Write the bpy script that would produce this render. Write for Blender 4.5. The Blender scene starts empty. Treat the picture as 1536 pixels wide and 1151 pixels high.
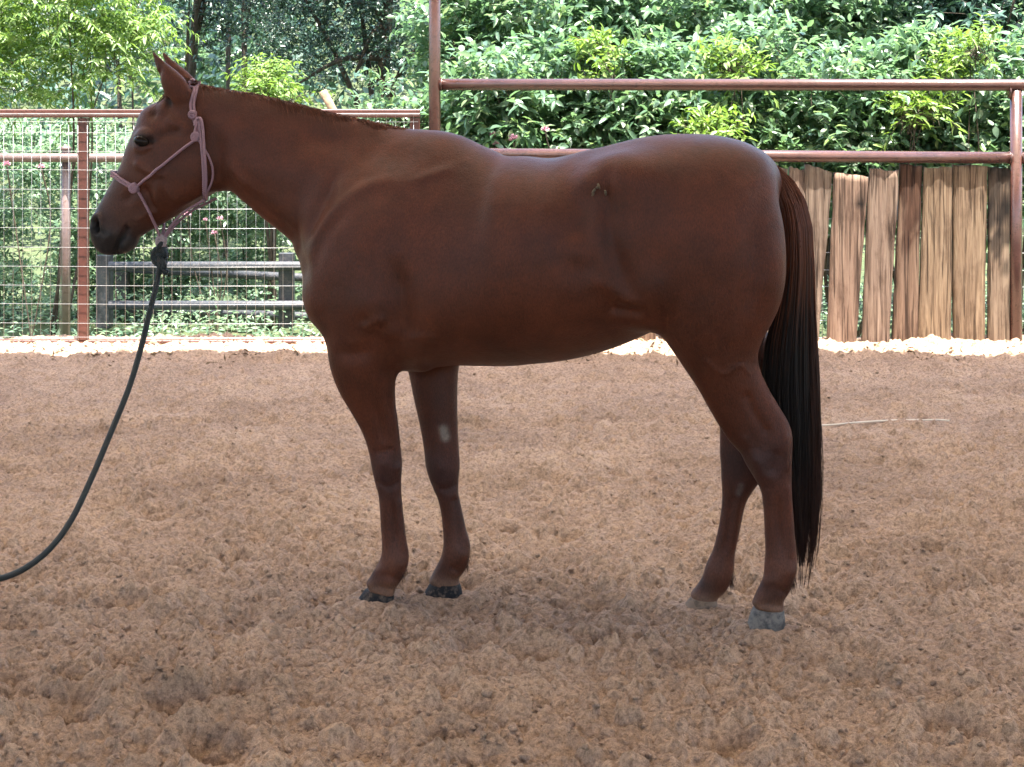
import bpy, math, random
import numpy as np
from mathutils import Vector
from mathutils.bvhtree import BVHTree

random.seed(7)
RNG = np.random.default_rng(11)
R = math.radians
scene = bpy.context.scene
COL = scene.collection

# ------------------------------------------------------------------ camera, light, exposure
CAM_H, FPX, HOR = 1.6, 2307.0, 168.0          # eye height (m), focal length and horizon of the 1536 px photo
cam_d = bpy.data.cameras.new('camera')
cam = bpy.data.objects.new('camera', cam_d)
COL.objects.link(cam)
cam.location = (0, 0, CAM_H)
cam.rotation_euler = (R(90), 0, 0)
cam_d.sensor_fit = 'HORIZONTAL'
cam_d.sensor_width = 36.0
cam_d.lens = 36.0 * FPX / 1536.0
cam_d.shift_y = -(575.5 - HOR) / 1536.0
cam_d.clip_start = 0.05
cam_d.clip_end = 900
scene.camera = cam

SUN_EL, SUN_AZ = 78.0, -28.0                   # degrees; azimuth measured from the -Y side (behind the camera) towards +X
sd = Vector((math.cos(R(SUN_EL)) * math.sin(R(-SUN_AZ)), -math.cos(R(SUN_EL)) * math.cos(R(SUN_AZ)), math.sin(R(SUN_EL))))
world = bpy.data.worlds.new('World')
scene.world = world
world.use_nodes = True
wn = world.node_tree
wn.nodes.clear()
wo = wn.nodes.new('ShaderNodeOutputWorld')
wb = wn.nodes.new('ShaderNodeBackground')
sky = wn.nodes.new('ShaderNodeTexSky')
sky.sky_type = 'NISHITA'
sky.sun_disc = False
sky.sun_elevation = R(SUN_EL)
sky.sun_rotation = math.atan2(sd.x, sd.y)
sky.air_density = 1.0
sky.dust_density = 2.0
wb.inputs['Strength'].default_value = 0.15
wn.links.new(sky.outputs['Color'], wb.inputs['Color'])
wn.links.new(wb.outputs['Background'], wo.inputs['Surface'])

sun_d = bpy.data.lights.new('sun', 'SUN')
sun_d.energy = 4.6
sun_d.angle = R(0.5)
sun_d.color = (1.0, 0.95, 0.87)
sun = bpy.data.objects.new('sun', sun_d)
COL.objects.link(sun)
sun.location = (0, 0, 30)
sun.rotation_euler = (-sd).to_track_quat('-Z', 'Y').to_euler()

scene.view_settings.view_transform = 'Standard'
scene.view_settings.look = 'None'
scene.view_settings.gamma = 1.0
scene.view_settings.use_curve_mapping = False
scene.view_settings.exposure = 2.6

# ------------------------------------------------------------------ helpers
def px(x, y, Y):
    """photo pixel at distance Y -> point"""
    return np.array([(x - 768.0) / FPX * Y, Y, CAM_H - (y - HOR) / FPX * Y])

def tag(o, label=None, cat=None, group=None, kind=None):
    if label: o['label'] = label
    if cat: o['category'] = cat
    if group: o['group'] = group
    if kind: o['kind'] = kind
    return o

def empty(name, loc, label=None, cat=None, group=None):
    o = bpy.data.objects.new(name, None)
    COL.objects.link(o)
    o.location = [float(v) for v in loc]
    o.empty_display_size = 0.1
    return tag(o, label, cat, group)

def link(name, me, m=None, parent=None):
    if m is not None and len(me.materials) == 0:
        me.materials.append(m)
    o = bpy.data.objects.new(name, me)
    COL.objects.link(o)
    if parent is not None:
        o.parent = parent
        if parent.parent is None:
            l = parent.location
        else:
            l = parent.location + parent.parent.location
        o.location = (-l[0], -l[1], -l[2])
        if parent.parent is not None:
            o.location = (0, 0, 0)
    return o

def mesh_np(name, V, F, smooth=True):
    V = np.asarray(V, dtype=np.float32)
    F = np.asarray(F, dtype=np.int32)
    me = bpy.data.meshes.new(name)
    me.vertices.add(len(V))
    me.vertices.foreach_set('co', V.ravel())
    n, k = F.shape
    me.loops.add(n * k)
    me.loops.foreach_set('vertex_index', F.ravel())
    me.polygons.add(n)
    me.polygons.foreach_set('loop_start', np.arange(0, n * k, k, dtype=np.int32))
    me.polygons.foreach_set('loop_total', np.full(n, k, dtype=np.int32))
    if smooth:
        me.polygons.foreach_set('use_smooth', np.ones(n, dtype=bool))
    me.update(calc_edges=True)
    return me

class MB:
    """collects quads (degenerate quads avoided) into one mesh"""
    def __init__(self):
        self.V, self.F, self.n = [], [], 0
    def add(self, V, F):
        V = np.asarray(V, float).reshape(-1, 3)
        self.V.append(V)
        for f in F:
            self.F.append(tuple(int(i) + self.n for i in f))
        self.n += len(V)
    def box(self, lo, hi):
        x0, y0, z0 = lo; x1, y1, z1 = hi
        self.add([(x0,y0,z0),(x1,y0,z0),(x1,y1,z0),(x0,y1,z0),(x0,y0,z1),(x1,y0,z1),(x1,y1,z1),(x0,y1,z1)],
                 [(0,3,2,1),(4,5,6,7),(0,1,5,4),(1,2,6,5),(2,3,7,6),(3,0,4,7)])
    def tube(self, P, r, sides=8, caps=True, squash=1.0):
        V, F = tube_geo(P, r, sides, caps, squash)
        self.add(V, F)
    def mesh(self, name, smooth=True):
        me = bpy.data.meshes.new(name)
        V = np.concatenate(self.V) if self.V else np.zeros((0, 3))
        me.from_pydata([tuple(v) for v in V], [], self.F)
        if smooth:
            me.polygons.foreach_set('use_smooth', np.ones(len(me.polygons), dtype=bool))
        me.update()
        return me
    def build(self, name, m=None, parent=None, smooth=True):
        return link(name, self.mesh(name, smooth), m, parent)

def tube_geo(P, r, sides=8, caps=True, squash=1.0):
    P = np.asarray(P, float)
    n = len(P)
    r = np.broadcast_to(np.asarray(r, float), (n,))
    T = np.gradient(P, axis=0) if n > 2 else np.array([P[1] - P[0]] * 2)
    T /= np.linalg.norm(T, axis=1)[:, None] + 1e-12
    ref = np.array([0, 0, 1.0]) if abs(T[0][2]) < 0.8 else np.array([1.0, 0, 0])
    A = np.cross(T[0], ref); A /= np.linalg.norm(A)
    rings = []
    ang = np.arange(sides) * 2 * math.pi / sides
    for i in range(n):
        A = A - T[i] * np.dot(A, T[i]); A /= np.linalg.norm(A) + 1e-12
        B = np.cross(T[i], A)
        rings.append(P[i] + r[i] * (np.cos(ang)[:, None] * A + squash * np.sin(ang)[:, None] * B))
    V = np.concatenate(rings)
    F = []
    for i in range(n - 1):
        for j in range(sides):
            k = (j + 1) % sides
            F.append((i*sides+j, i*sides+k, (i+1)*sides+k, (i+1)*sides+j))
    if caps:
        F.append(tuple(range(sides - 1, -1, -1)))
        F.append(tuple((n - 1) * sides + j for j in range(sides)))
    return V, F

def catmull(P, n=8):
    P = np.asarray(P, float)
    if len(P) < 3:
        t = np.linspace(0, 1, n + 1)[:, None]
        return P[0] * (1 - t) + P[-1] * t
    Q = np.vstack([2 * P[0] - P[1], P, 2 * P[-1] - P[-2]])
    out = []
    for i in range(1, len(Q) - 2):
        for k in range(n):
            t = k / n
            out.append(0.5 * ((2 * Q[i]) + (Q[i+1] - Q[i-1]) * t + (2*Q[i-1] - 5*Q[i] + 4*Q[i+1] - Q[i+2]) * t*t
                              + (-Q[i-1] + 3*Q[i] - 3*Q[i+1] + Q[i+2]) * t**3))
    out.append(P[-1])
    return np.array(out)

def _hash(ix, iy, s):
    h = (ix.astype(np.int64) * 374761393 + iy.astype(np.int64) * 668265263 + s * 974634777) & 0x7fffffff
    h = ((h ^ (h >> 13)) * 1274126177) & 0x7fffffff
    h = (h ^ (h >> 16)) & 0xffff
    return h / 65535.0

def vnoise(x, y, s=0):
    ix, iy = np.floor(x), np.floor(y)
    fx, fy = x - ix, y - iy
    fx = fx * fx * fx * (fx * (fx * 6 - 15) + 10); fy = fy * fy * fy * (fy * (fy * 6 - 15) + 10)
    ix = ix.astype(np.int64); iy = iy.astype(np.int64)
    a = _hash(ix, iy, s); b = _hash(ix + 1, iy, s); c = _hash(ix, iy + 1, s); d = _hash(ix + 1, iy + 1, s)
    return (a * (1 - fx) + b * fx) * (1 - fy) + (c * (1 - fx) + d * fx) * fy * 1.0 - 0.5

def clods(x, y, cell, dens, s):
    """height of rounded lumps strewn on a jittered grid"""
    gx, gy = np.floor(x / cell), np.floor(y / cell)
    h = np.zeros_like(x)
    for i in (-1, 0, 1):
        for j in (-1, 0, 1):
            cx, cy = gx + i, gy + j
            a, b = cx.astype(np.int64), cy.astype(np.int64)
            px_ = (cx + _hash(a, b, s)) * cell; py_ = (cy + _hash(a, b, s + 1)) * cell
            on = _hash(a, b, s + 2) < dens
            r = cell * (.30 + .62 * _hash(a, b, s + 3) ** 1.5)
            asp = .75 + .6 * _hash(a, b, s + 4)
            d2 = ((x - px_) * asp) ** 2 + ((y - py_) / asp) ** 2
            q = np.sqrt(np.maximum(1 - d2 / r ** 2, 0)) * r * (.45 + .4 * _hash(a, b, s + 5))
            h = np.maximum(h, np.where(on, q, 0))
    return h

def rot2(x, y, a):
    return x * math.cos(a) - y * math.sin(a), x * math.sin(a) + y * math.cos(a)

# ------------------------------------------------------------------ materials
class NT:
    def __init__(self, name):
        self.m = bpy.data.materials.new(name)
        self.m.use_nodes = True
        self.t = self.m.node_tree
        self.b = self.t.nodes['Principled BSDF']
        self.out = self.t.nodes['Material Output']
    def n(self, typ, **kw):
        nd = self.t.nodes.new(typ)
        for k, v in kw.items():
            if k in nd.inputs: nd.inputs[k].default_value = v
            else: setattr(nd, k, v)
        return nd
    def l(self, a, b):
        self.t.links.new(a, b)
    def ramp(self, src, stops):
        r = self.n('ShaderNodeValToRGB')
        e = r.color_ramp.elements
        while len(e) < len(stops): e.new(0.5)
        for i, (p, c) in enumerate(stops):
            e[i].position = p
            e[i].color = (*c, 1) if len(c) == 3 else c
        self.l(src, r.inputs[0])
        return r.outputs['Color']
    def coord(self, scale=(1, 1, 1), kind='Object'):
        tc = self.n('ShaderNodeTexCoord')
        mp = self.n('ShaderNodeMapping')
        mp.inputs['Scale'].default_value = scale
        self.l(tc.outputs[kind], mp.inputs['Vector'])
        return mp.outputs['Vector']
    def noise(self, vec, scale, detail=4, rough=0.55):
        nz = self.n('ShaderNodeTexNoise', Scale=scale, Detail=detail, Roughness=rough)
        self.l(vec, nz.inputs['Vector'])
        return nz.outputs['Fac']
    def mix(self, fac, a, b, blend='MIX'):
        mx = self.n('ShaderNodeMix', data_type='RGBA', blend_type=blend)
        for s, v in ((mx.inputs[0], fac), (mx.inputs[6], a), (mx.inputs[7], b)):
            if hasattr(v, 'is_linked'): self.l(v, s)
            elif isinstance(v, (int, float)): s.default_value = v
            else: s.default_value = (*v, 1)
        return mx.outputs[2]
    def bump(self, h, strength=0.3, dist=0.01, prev=None):
        b = self.n('ShaderNodeBump', Strength=strength, Distance=dist)
        self.l(h, b.inputs['Height'])
        if prev is not None: self.l(prev, b.inputs['Normal'])
        return b.outputs['Normal']
    def col(self, c):
        if hasattr(c, 'is_linked'): self.l(c, self.b.inputs['Base Color'])
        else: self.b.inputs['Base Color'].default_value = (*c, 1)

def mat_pipe(name, base, base2, rust, rough=0.42, spec=0.5):
    t = NT(name)
    v = t.coord()
    f = t.noise(v, 5, 5, 0.65)
    f2 = t.noise(v, 40, 4, 0.7)
    c = t.ramp(f, [(0.35, base), (0.65, base2)])
    fac = t.ramp(f2, [(0.5, (0, 0, 0)), (0.68, (1, 1, 1))])
    t.col(t.mix(fac, c, rust))
    t.b.inputs['Roughness'].default_value = rough
    t.b.inputs['Specular IOR Level'].default_value = spec
    t.l(t.bump(f2, 0.25, 0.004), t.b.inputs['Normal'])
    return t.m

def mat_leaf(name, stops, trans=0.4, rough=0.38, spec=0.5, tcol=(0.16, 0.34, 0.03)):
    t = NT(name)
    g = t.n('ShaderNodeNewGeometry')
    c = t.ramp(g.outputs['Random Per Island'], stops)
    t.col(c)
    t.b.inputs['Roughness'].default_value = rough
    t.b.inputs['Specular IOR Level'].default_value = spec
    tr = t.n('ShaderNodeBsdfTranslucent')
    t.l(t.mix(0.55, c, tcol), tr.inputs['Color'])
    ms = t.n('ShaderNodeMixShader')
    ms.inputs[0].default_value = trans
    t.l(t.b.outputs[0], ms.inputs[1]); t.l(tr.outputs[0], ms.inputs[2])
    t.l(ms.outputs[0], t.out.inputs['Surface'])
    return t.m

def mat_plain(name, c, rough=0.6, spec=0.4, nscale=20, var=0.35, bump=0.2, metal=0):
    t = NT(name)
    v = t.coord()
    f = t.noise(v, nscale, 5, 0.6)
    c = np.array(c)
    t.col(t.ramp(f, [(0.3, tuple(c * (1 - var))), (0.7, tuple(np.minimum(c * (1 + var), 1)))]))
    t.b.inputs['Roughness'].default_value = rough
    t.b.inputs['Specular IOR Level'].default_value = spec
    t.b.inputs['Metallic'].default_value = metal
    if bump:
        t.l(t.bump(f, bump, 0.005), t.b.inputs['Normal'])
    return t.m

def mat_sand():
    t = NT('sand')
    v = t.coord()
    big = t.noise(v, 1.1, 5, 0.6)
    mid = t.noise(v, 9, 6, 0.7)
    fine = t.noise(t.coord((1, 1.25, 1)), 62, 5, 0.72)
    grain = t.noise(v, 260, 3, 0.7)
    c = t.ramp(big, [(0.3, (0.275, 0.187, 0.132)), (0.5, (0.36, 0.246, 0.172)), (0.72, (0.43, 0.302, 0.212))])
    d = t.ramp(mid, [(0.30, (0.80, 0.78, 0.78)), (0.50, (1, 1, 1)), (0.75, (1.08, 1.07, 1.04))])
    c = t.mix(1.0, c, d, 'MULTIPLY')
    e = t.ramp(fine, [(0.36, (0.50, 0.47, 0.455)), (0.50, (0.95, 0.95, 0.95)), (0.66, (1.28, 1.26, 1.22))])
    c = t.mix(0.9, c, e, 'MULTIPLY')
    g = t.ramp(grain, [(0.3, (0.66, 0.66, 0.66)), (0.6, (1.10, 1.10, 1.10))])
    c = t.mix(0.9, c, g, 'MULTIPLY')
    t.col(c)
    t.b.inputs['Roughness'].default_value = 0.95
    t.b.inputs['Specular IOR Level'].default_value = 0.15
    n1 = t.bump(fine, 0.6, 0.012)
    n2 = t.bump(grain, 0.6, 0.006, n1)
    t.l(n2, t.b.inputs['Normal'])
    return t.m

def mat_ground():
    t = NT('ground_cover')
    v = t.coord()
    f = t.noise(v, 3.0, 6, 0.7)
    f2 = t.noise(v, 40, 5, 0.7)
    c = t.ramp(f, [(0.3, (0.05, 0.075, 0.03)), (0.55, (0.09, 0.12, 0.045)), (0.75, (0.17, 0.15, 0.09))])
    d = t.ramp(f2, [(0.3, (0.5, 0.5, 0.5)), (0.7, (1.25, 1.25, 1.2))])
    t.col(t.mix(1.0, c, d, 'MULTIPLY'))
    t.b.inputs['Roughness'].default_value = 0.9
    t.l(t.bump(f2, 0.8, 0.05), t.b.inputs['Normal'])
    return t.m

def mat_coat():
    t = NT('chestnut_coat')
    at = t.n('ShaderNodeAttribute', attribute_name='coat')
    v = t.coord()
    big = t.noise(v, 5, 4, 0.6)
    hair = t.noise(t.coord((22, 22, 9)), 11, 5, 0.75)
    dap = t.noise(v, 17, 3, 0.6)
    patch = t.ramp(big, [(0.3, (0.74, 0.70, 0.68)), (0.7, (1.26, 1.20, 1.12))])
    c = t.mix(1.0, at.outputs['Color'], patch, 'MULTIPLY')
    hc = t.ramp(hair, [(0.3, (0.60, 0.60, 0.60)), (0.7, (1.34, 1.32, 1.30))])
    c = t.mix(1.0, c, t.ramp(dap, [(0.3, (0.86, 0.85, 0.84)), (0.7, (1.12, 1.11, 1.10))]), 'MULTIPLY')
    t.col(t.mix(1.0, c, hc, 'MULTIPLY'))
    rr = t.ramp(big, [(0.3, (0.42,) * 3), (0.75, (0.60,) * 3)])
    t.l(rr, t.b.inputs['Roughness'])
    t.b.inputs['Specular IOR Level'].default_value = 0.21
    t.b.inputs['Sheen Weight'].default_value = 0.03
    t.b.inputs['Sheen Roughness'].default_value = 0.4
    t.b.inputs['Sheen Tint'].default_value = (0.9, 0.6, 0.5, 1)
    sk = t.noise(v, 26, 4, 0.6)
    n1 = t.bump(sk, 0.16, 0.014)
    t.l(t.bump(hair, 0.5, 0.004, n1), t.b.inputs['Normal'])
    return t.m

def mat_hair(name='hair'):
    t = NT(name)
    at = t.n('ShaderNodeAttribute', attribute_name='coat')
    g = t.n('ShaderNodeNewGeometry')
    k = t.ramp(g.outputs['Random Per Island'], [(0, (0.6, 0.6, 0.6)), (1, (1.35, 1.35, 1.35))])
    t.col(t.mix(1.0, at.outputs['Color'], k, 'MULTIPLY'))
    t.b.inputs['Roughness'].default_value = 0.45
    t.b.inputs['Specular IOR Level'].default_value = 0.25
    return t.m

def mat_plank():
    t = NT('weathered_plank')
    oi = t.n('ShaderNodeObjectInfo')
    tc = t.n('ShaderNodeTexCoord')
    add = t.n('ShaderNodeVectorMath', operation='ADD')
    sc = t.n('ShaderNodeVectorMath', operation='SCALE')
    cx = t.n('ShaderNodeCombineXYZ')
    t.l(oi.outputs['Random'], cx.inputs[0]); t.l(oi.outputs['Random'], cx.inputs[2])
    t.l(cx.outputs[0], sc.inputs[0]); sc.inputs['Scale'].default_value = 37.0
    t.l(tc.outputs['Object'], add.inputs[0]); t.l(sc.outputs[0], add.inputs[1])
    def mp(s):
        m = t.n('ShaderNodeMapping'); m.inputs['Scale'].default_value = s
        t.l(add.outputs[0], m.inputs['Vector']); return m.outputs['Vector']
    warp = t.noise(mp((3, 3, 1.5)), 1.6, 3, 0.5)
    g1 = t.n('ShaderNodeTexNoise', Scale=4.0, Detail=6, Roughness=0.62, Distortion=0.6)
    t.l(mp((11, 11, 0.55)), g1.inputs['Vector'])
    g2 = t.noise(mp((60, 60, 1.6)), 3.0, 5, 0.7)
    crack = t.noise(mp((26, 26, 0.8)), 2.2, 3, 0.5)
    blot = t.noise(mp((5, 5, 2.2)), 1.3, 5, 0.65)
    c = t.ramp(g1.outputs['Fac'], [(0.28, (0.075, 0.053, 0.042)), (0.48, (0.185, 0.142, 0.114)), (0.70, (0.275, 0.225, 0.185))])
    tint = t.ramp(oi.outputs['Random'], [(0.0, (0.80, 0.66, 0.58)), (0.35, (1.05, 0.95, 0.78)), (0.7, (0.92, 0.88, 0.86)), (1.0, (1.12, 0.90, 0.80))])
    c = t.mix(1.0, c, tint, 'MULTIPLY')
    c = t.mix(1.0, c, t.ramp(g2, [(0.3, (0.68, 0.66, 0.64)), (0.7, (1.18, 1.17, 1.15))]), 'MULTIPLY')
    cr = t.ramp(crack, [(0.40, (0, 0, 0)), (0.44, (1, 1, 1)), (0.48, (1, 1, 1))])
    c = t.mix(0.7, c, t.ramp(crack, [(0.385, (0.12, 0.09, 0.075)), (0.43, (1, 1, 1))]), 'MULTIPLY')
    c = t.mix(1.0, c, t.ramp(blot, [(0.30, (0.55, 0.50, 0.47)), (0.48, (1, 1, 1)), (0.75, (1.12, 1.12, 1.08))]), 'MULTIPLY')
    # dark weather stain carried per plank as an attribute
    at = t.n('ShaderNodeAttribute', attribute_name='stain')
    c = t.mix(1.0, c, at.outputs['Color'], 'MULTIPLY')
    t.col(c)
    t.b.inputs['Roughness'].default_value = 0.85
    t.b.inputs['Specular IOR Level'].default_value = 0.25
    n1 = t.bump(cr, 0.6, 0.006)
    n2 = t.bump(g2, 0.6, 0.004, n1)
    t.l(t.bump(g1.outputs['Fac'], 0.5, 0.012, n2), t.b.inputs['Normal'])
    return t.m

M_SAND = mat_sand()
M_GROUND = mat_ground()
M_COAT = mat_coat()
M_HAIR = mat_hair()
M_PLANK = mat_plank()
M_RED = mat_pipe('rust_red_pipe', (0.060, 0.024, 0.019), (0.090, 0.040, 0.031), (0.045, 0.020, 0.014), 0.27, 0.8)
M_GATE = mat_pipe('gate_red_tube', (0.085, 0.028, 0.021), (0.115, 0.042, 0.031), (0.06, 0.024, 0.016))
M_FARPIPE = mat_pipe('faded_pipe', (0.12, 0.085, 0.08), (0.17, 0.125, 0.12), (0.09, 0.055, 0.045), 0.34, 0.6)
M_BLACK = mat_pipe('black_corral', (0.022, 0.025, 0.032), (0.045, 0.05, 0.06), (0.09, 0.08, 0.08), 0.6)
M_WIRE = mat_plain('galvanised_wire', (0.36, 0.36, 0.36), 0.38, 0.6, 60, 0.2, 0, 0.5)
M_BARK = mat_plain('bark', (0.07, 0.055, 0.042), 0.9, 0.2, 25, 0.5, 0.7)
M_POLE = mat_plain('cut_pole', (0.28, 0.20, 0.13), 0.8, 0.3, 25, 0.4, 0.5)
def mat_roof():
    t = NT('translucent_fill_sheet')
    t.col((.80, .80, .78)); t.b.inputs['Roughness'].default_value = .5
    tr = t.n('ShaderNodeBsdfTranslucent', Color=(.96, .90, .80, 1))
    ms = t.n('ShaderNodeMixShader'); ms.inputs[0].default_value = ROOF_TRANS
    t.l(t.b.outputs[0], ms.inputs[1]); t.l(tr.outputs[0], ms.inputs[2]); t.l(ms.outputs[0], t.out.inputs['Surface'])
    return t.m
ROOF_TRANS = 0.52                               # share of light through the sheets added to brighten the arena
M_ROOF = mat_roof()
M_METAL = mat_plain('grey_roof_metal', (0.30, 0.29, 0.28), 0.6, 0.4, 3, 0.08, 0, 0.0)
M_STEEL = mat_plain('painted_steel', (0.24, 0.11, 0.09), 0.5, 0.4, 8, 0.2, 0.1)
# ------------------------------------------------------------------ covered arena roof (above the frame; it shades the sand)
ROOF_Y, ROOF_Z = 8.87, 6.2
def build_roof():
    r = empty('arena_roof', (0, 1, 0), 'ribbed roof over the sand arena, half metal and half translucent sheet added to light the shade, on steel columns', 'roof')
    x = np.arange(-13, 13.01, 0.1)
    zz = 0.03 * (np.abs((np.arange(len(x)) % 4) - 1.5) < 1)
    for (ya, yb, zo, m) in ((-9.0, 3.3, 0.0, M_METAL), (3.1, ROOF_Y, 0.035, M_ROOF)):  # split into opaque and translucent halves to shape the light below
        rows = [np.stack([x, np.full_like(x, y), ROOF_Z + zo + zz], 1) for y in (ya, yb)]
        top = [q + np.array([0, 0, 0.02]) for q in rows]
        V = np.concatenate(rows + top); n = len(x)
        F = []
        for i in range(n - 1):
            F.append((i, n + i, n + i + 1, i + 1))
            F.append((2*n + i, 2*n + i + 1, 3*n + i + 1, 3*n + i))
        link('roof_sheet', mesh_np('roof_sheet', V, F, False), m, r)
    for y in np.arange(-8.6, ROOF_Y, 1.5):
        b = MB(); b.box((-13, y, ROOF_Z - 0.16), (13, y + 0.08, ROOF_Z - 0.003)); b.build('purlin', M_STEEL, r, False)
    for xx in (-12.6, -6.6, 6.6, 12.6):
        b = MB(); b.box((xx - 0.1, -9, ROOF_Z - 0.46), (xx + 0.1, ROOF_Y - 0.02, ROOF_Z - 0.163)); b.build('beam', M_STEEL, r, False)
        for yy in (-8.4, ROOF_Y - 0.35):
            c = MB(); c.box((xx - 0.09, yy - 0.09, -0.2), (xx + 0.09, yy + 0.09, ROOF_Z - 0.463)); c.build('column', M_STEEL, r, False)
build_roof()

# ------------------------------------------------------------------ ground
HOOF_PADS = []     # (X, Y, z) filled from the horse's stance below

TH = R(11.2)
E1 = np.array([math.cos(TH), -math.sin(TH)])      # towards the tail
E2 = np.array([math.sin(TH), math.cos(TH)])       # away from the camera
O2 = np.array([0.1745, 4.931])                    # the horse's middle on the ground

def P(x, y, v=0.0):
    """photo pixel on the horse's lateral plane v -> (u, z)"""
    k = (x - 768.0) / FPX
    Y = (v + O2 @ E2) / (k * E2[0] + E2[1])
    X = k * Y
    return np.array([(X - O2[0]) * E1[0] + (Y - O2[1]) * E1[1], CAM_H - (y - HOR) / FPX * Y])

def W(u, v, z):
    u = np.asarray(u, float); v = np.asarray(v, float); z = np.asarray(z, float)
    return np.stack([O2[0] + u * E1[0] + v * E2[0], O2[1] + u * E1[1] + v * E2[1], z + 0 * u], -1)

VF, VH = 0.085, 0.11                              # half spacing of fore and hind hooves
HOOFS = [  # toe px, heel px, coronet front px, coronet back px, v, bottom width
    dict(toe=(534, 903), heel=(592, 908), ct=(546, 886), cb=(590, 889), v=-VF),
    dict(toe=(631, 899), heel=(694, 897), ct=(645, 874), cb=(691, 878), v=VF),
    dict(toe=(1117, 948), heel=(1178, 930), ct=(1127, 913), cb=(1176, 915), v=-VH),
    dict(toe=(1021, 915), heel=(1077, 918), ct=(1034, 897), cb=(1076, 903), v=VH)]
for h in HOOFS:
    a, b = P(*h['toe'], h['v']), P(*h['heel'], h['v'])
    h['z'] = min(a[1], b[1])
    w = W((a[0] + b[0]) / 2, h['v'], 0)
    HOOF_PADS.append((w[0], w[1], h['z'], h))

prints = []
for (x, y, r, d) in ((335, 1052, .085, .045), (255, 1068, .10, .03), (120, 905, .12, .03), (180, 912, .10, .035), (10, 940, .12, .04), (1255, 905, .12, .03),
                     (360, 940, .12, .03), (430, 945, .10, .028), (300, 1108, .06, .03), (800, 985, .09, .03), (700, 1065, .08, .025), (830, 850, .12, .025),
                     (870, 905, .13, .02), (1500, 780, .12, .03), (1470, 870, .10, .025), (560, 800, .10, .02), (170, 765, .12, .025), (1320, 1000, .09, .02),
                     (1010, 1000, .10, .02), (1230, 915, .09, .035), (770, 860, .09, .02)):
    Y = FPX * CAM_H / (y - HOR)
    prints.append(((x - 768) / FPX * Y, Y, r, d))
for i in range(230):
    Y = 3.6 * (10.2 / 3.6) ** random.random()
    prints.append((random.uniform(-.42, .42) * Y, Y, random.uniform(.05, .11), random.uniform(.008, .026)))

def ground_h(X, Y):
    Xw = X + 0.10 * vnoise(X * 3.1, Y * 3.1, 31) + 0.03 * vnoise(X * 11, Y * 11, 32)
    Yw = Y + 0.10 * vnoise(X * 3.1, Y * 3.1, 33) + 0.03 * vnoise(X * 11, Y * 11, 34)
    h = 0.040 * vnoise(Xw * 1.3, Yw * 1.6, 1)
    a, b = rot2(Xw, Yw, 0.5)
    h += 0.022 * (0.16 - np.abs(vnoise(a * 4.5, b * 6.5, 2)))
    h += 0.016 * vnoise(Xw * 10, Yw * 12, 3)
    a, b = rot2(Xw, Yw, 1.1)
    rough = 0.55 + 0.9 * np.clip(vnoise(X * 1.7, Y * 1.7, 14) + .5, 0, 1)
    h += rough * 0.012 * np.maximum(vnoise(a * 19, b * 21, 4), -0.2)
    Xc, Yc = X + .02 * vnoise(X * 30, Y * 30, 15), Y + .02 * vnoise(X * 30, Y * 30, 16)
    dn = np.clip(.5 + 1.0 * vnoise(X * 2.1, Y * 2.1, 17), .12, .9)
    h += 0.85 * clods(Xc, Yc, .046, dn * .28, 101)
    h += 1.05 * clods(Xc + 3, Yc, .031, dn * .75, 111)
    h += 1.15 * clods(Xc, Yc + 5, .019, .7, 121)
    h += rough * 0.010 * vnoise(X * 80, Y * 80, 6)
    h += 0.006 * vnoise(X * 150, Y * 150, 7)
    # harrow lines running across, stronger towards the fence
    far = np.clip((Y - 5.8) / 3.0, 0, 1)
    h += far * 0.022 * np.sin((Y + 0.05 * vnoise(X * 1.2, Y * 2, 8)) * 2 * math.pi / 0.33) * (0.5 + vnoise(X * 0.8, Y * 1.5, 9))
    h += np.clip((Y - 5.0) / 2.0, 0, 1) * 0.050 * vnoise(X * .8 + Y * .3, Y * 7, 23)
    for (cx, cy, r, d) in prints:
        rr = np.hypot((X - cx) / 1.25, Y - cy) / r
        m = rr < 2.2
        if m.any():
            q = rr[m] + 0.25 * vnoise(X[m] * 16, Y[m] * 16, 12)
            h[m] += -1.05 * d * np.exp(-(q / 0.75) ** 4) + 0.45 * d * np.exp(-((q - 1.2) / 0.35) ** 2)
    # berm of sand against the fence foot
    h += 0.012 * np.exp(-((Y - 10.35 - 0.1 * vnoise(X * 2, Y * 0, 21)) / 0.22) ** 2)
    for (cx, cy, z, hf) in HOOF_PADS:
        u = (X - cx) * E1[0] + (Y - cy) * E1[1]; vv = (X - cx) * E2[0] + (Y - cy) * E2[1]
        w = np.exp(-((u / 0.11) ** 2 + (vv / 0.085) ** 2) ** 2)
        h += (z + 0.022 - h * 0.7) * w
        q = np.hypot(u / 0.12, vv / 0.10)
        h += 0.012 * np.exp(-((q - 1.15) / 0.25) ** 2)
    return h

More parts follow.
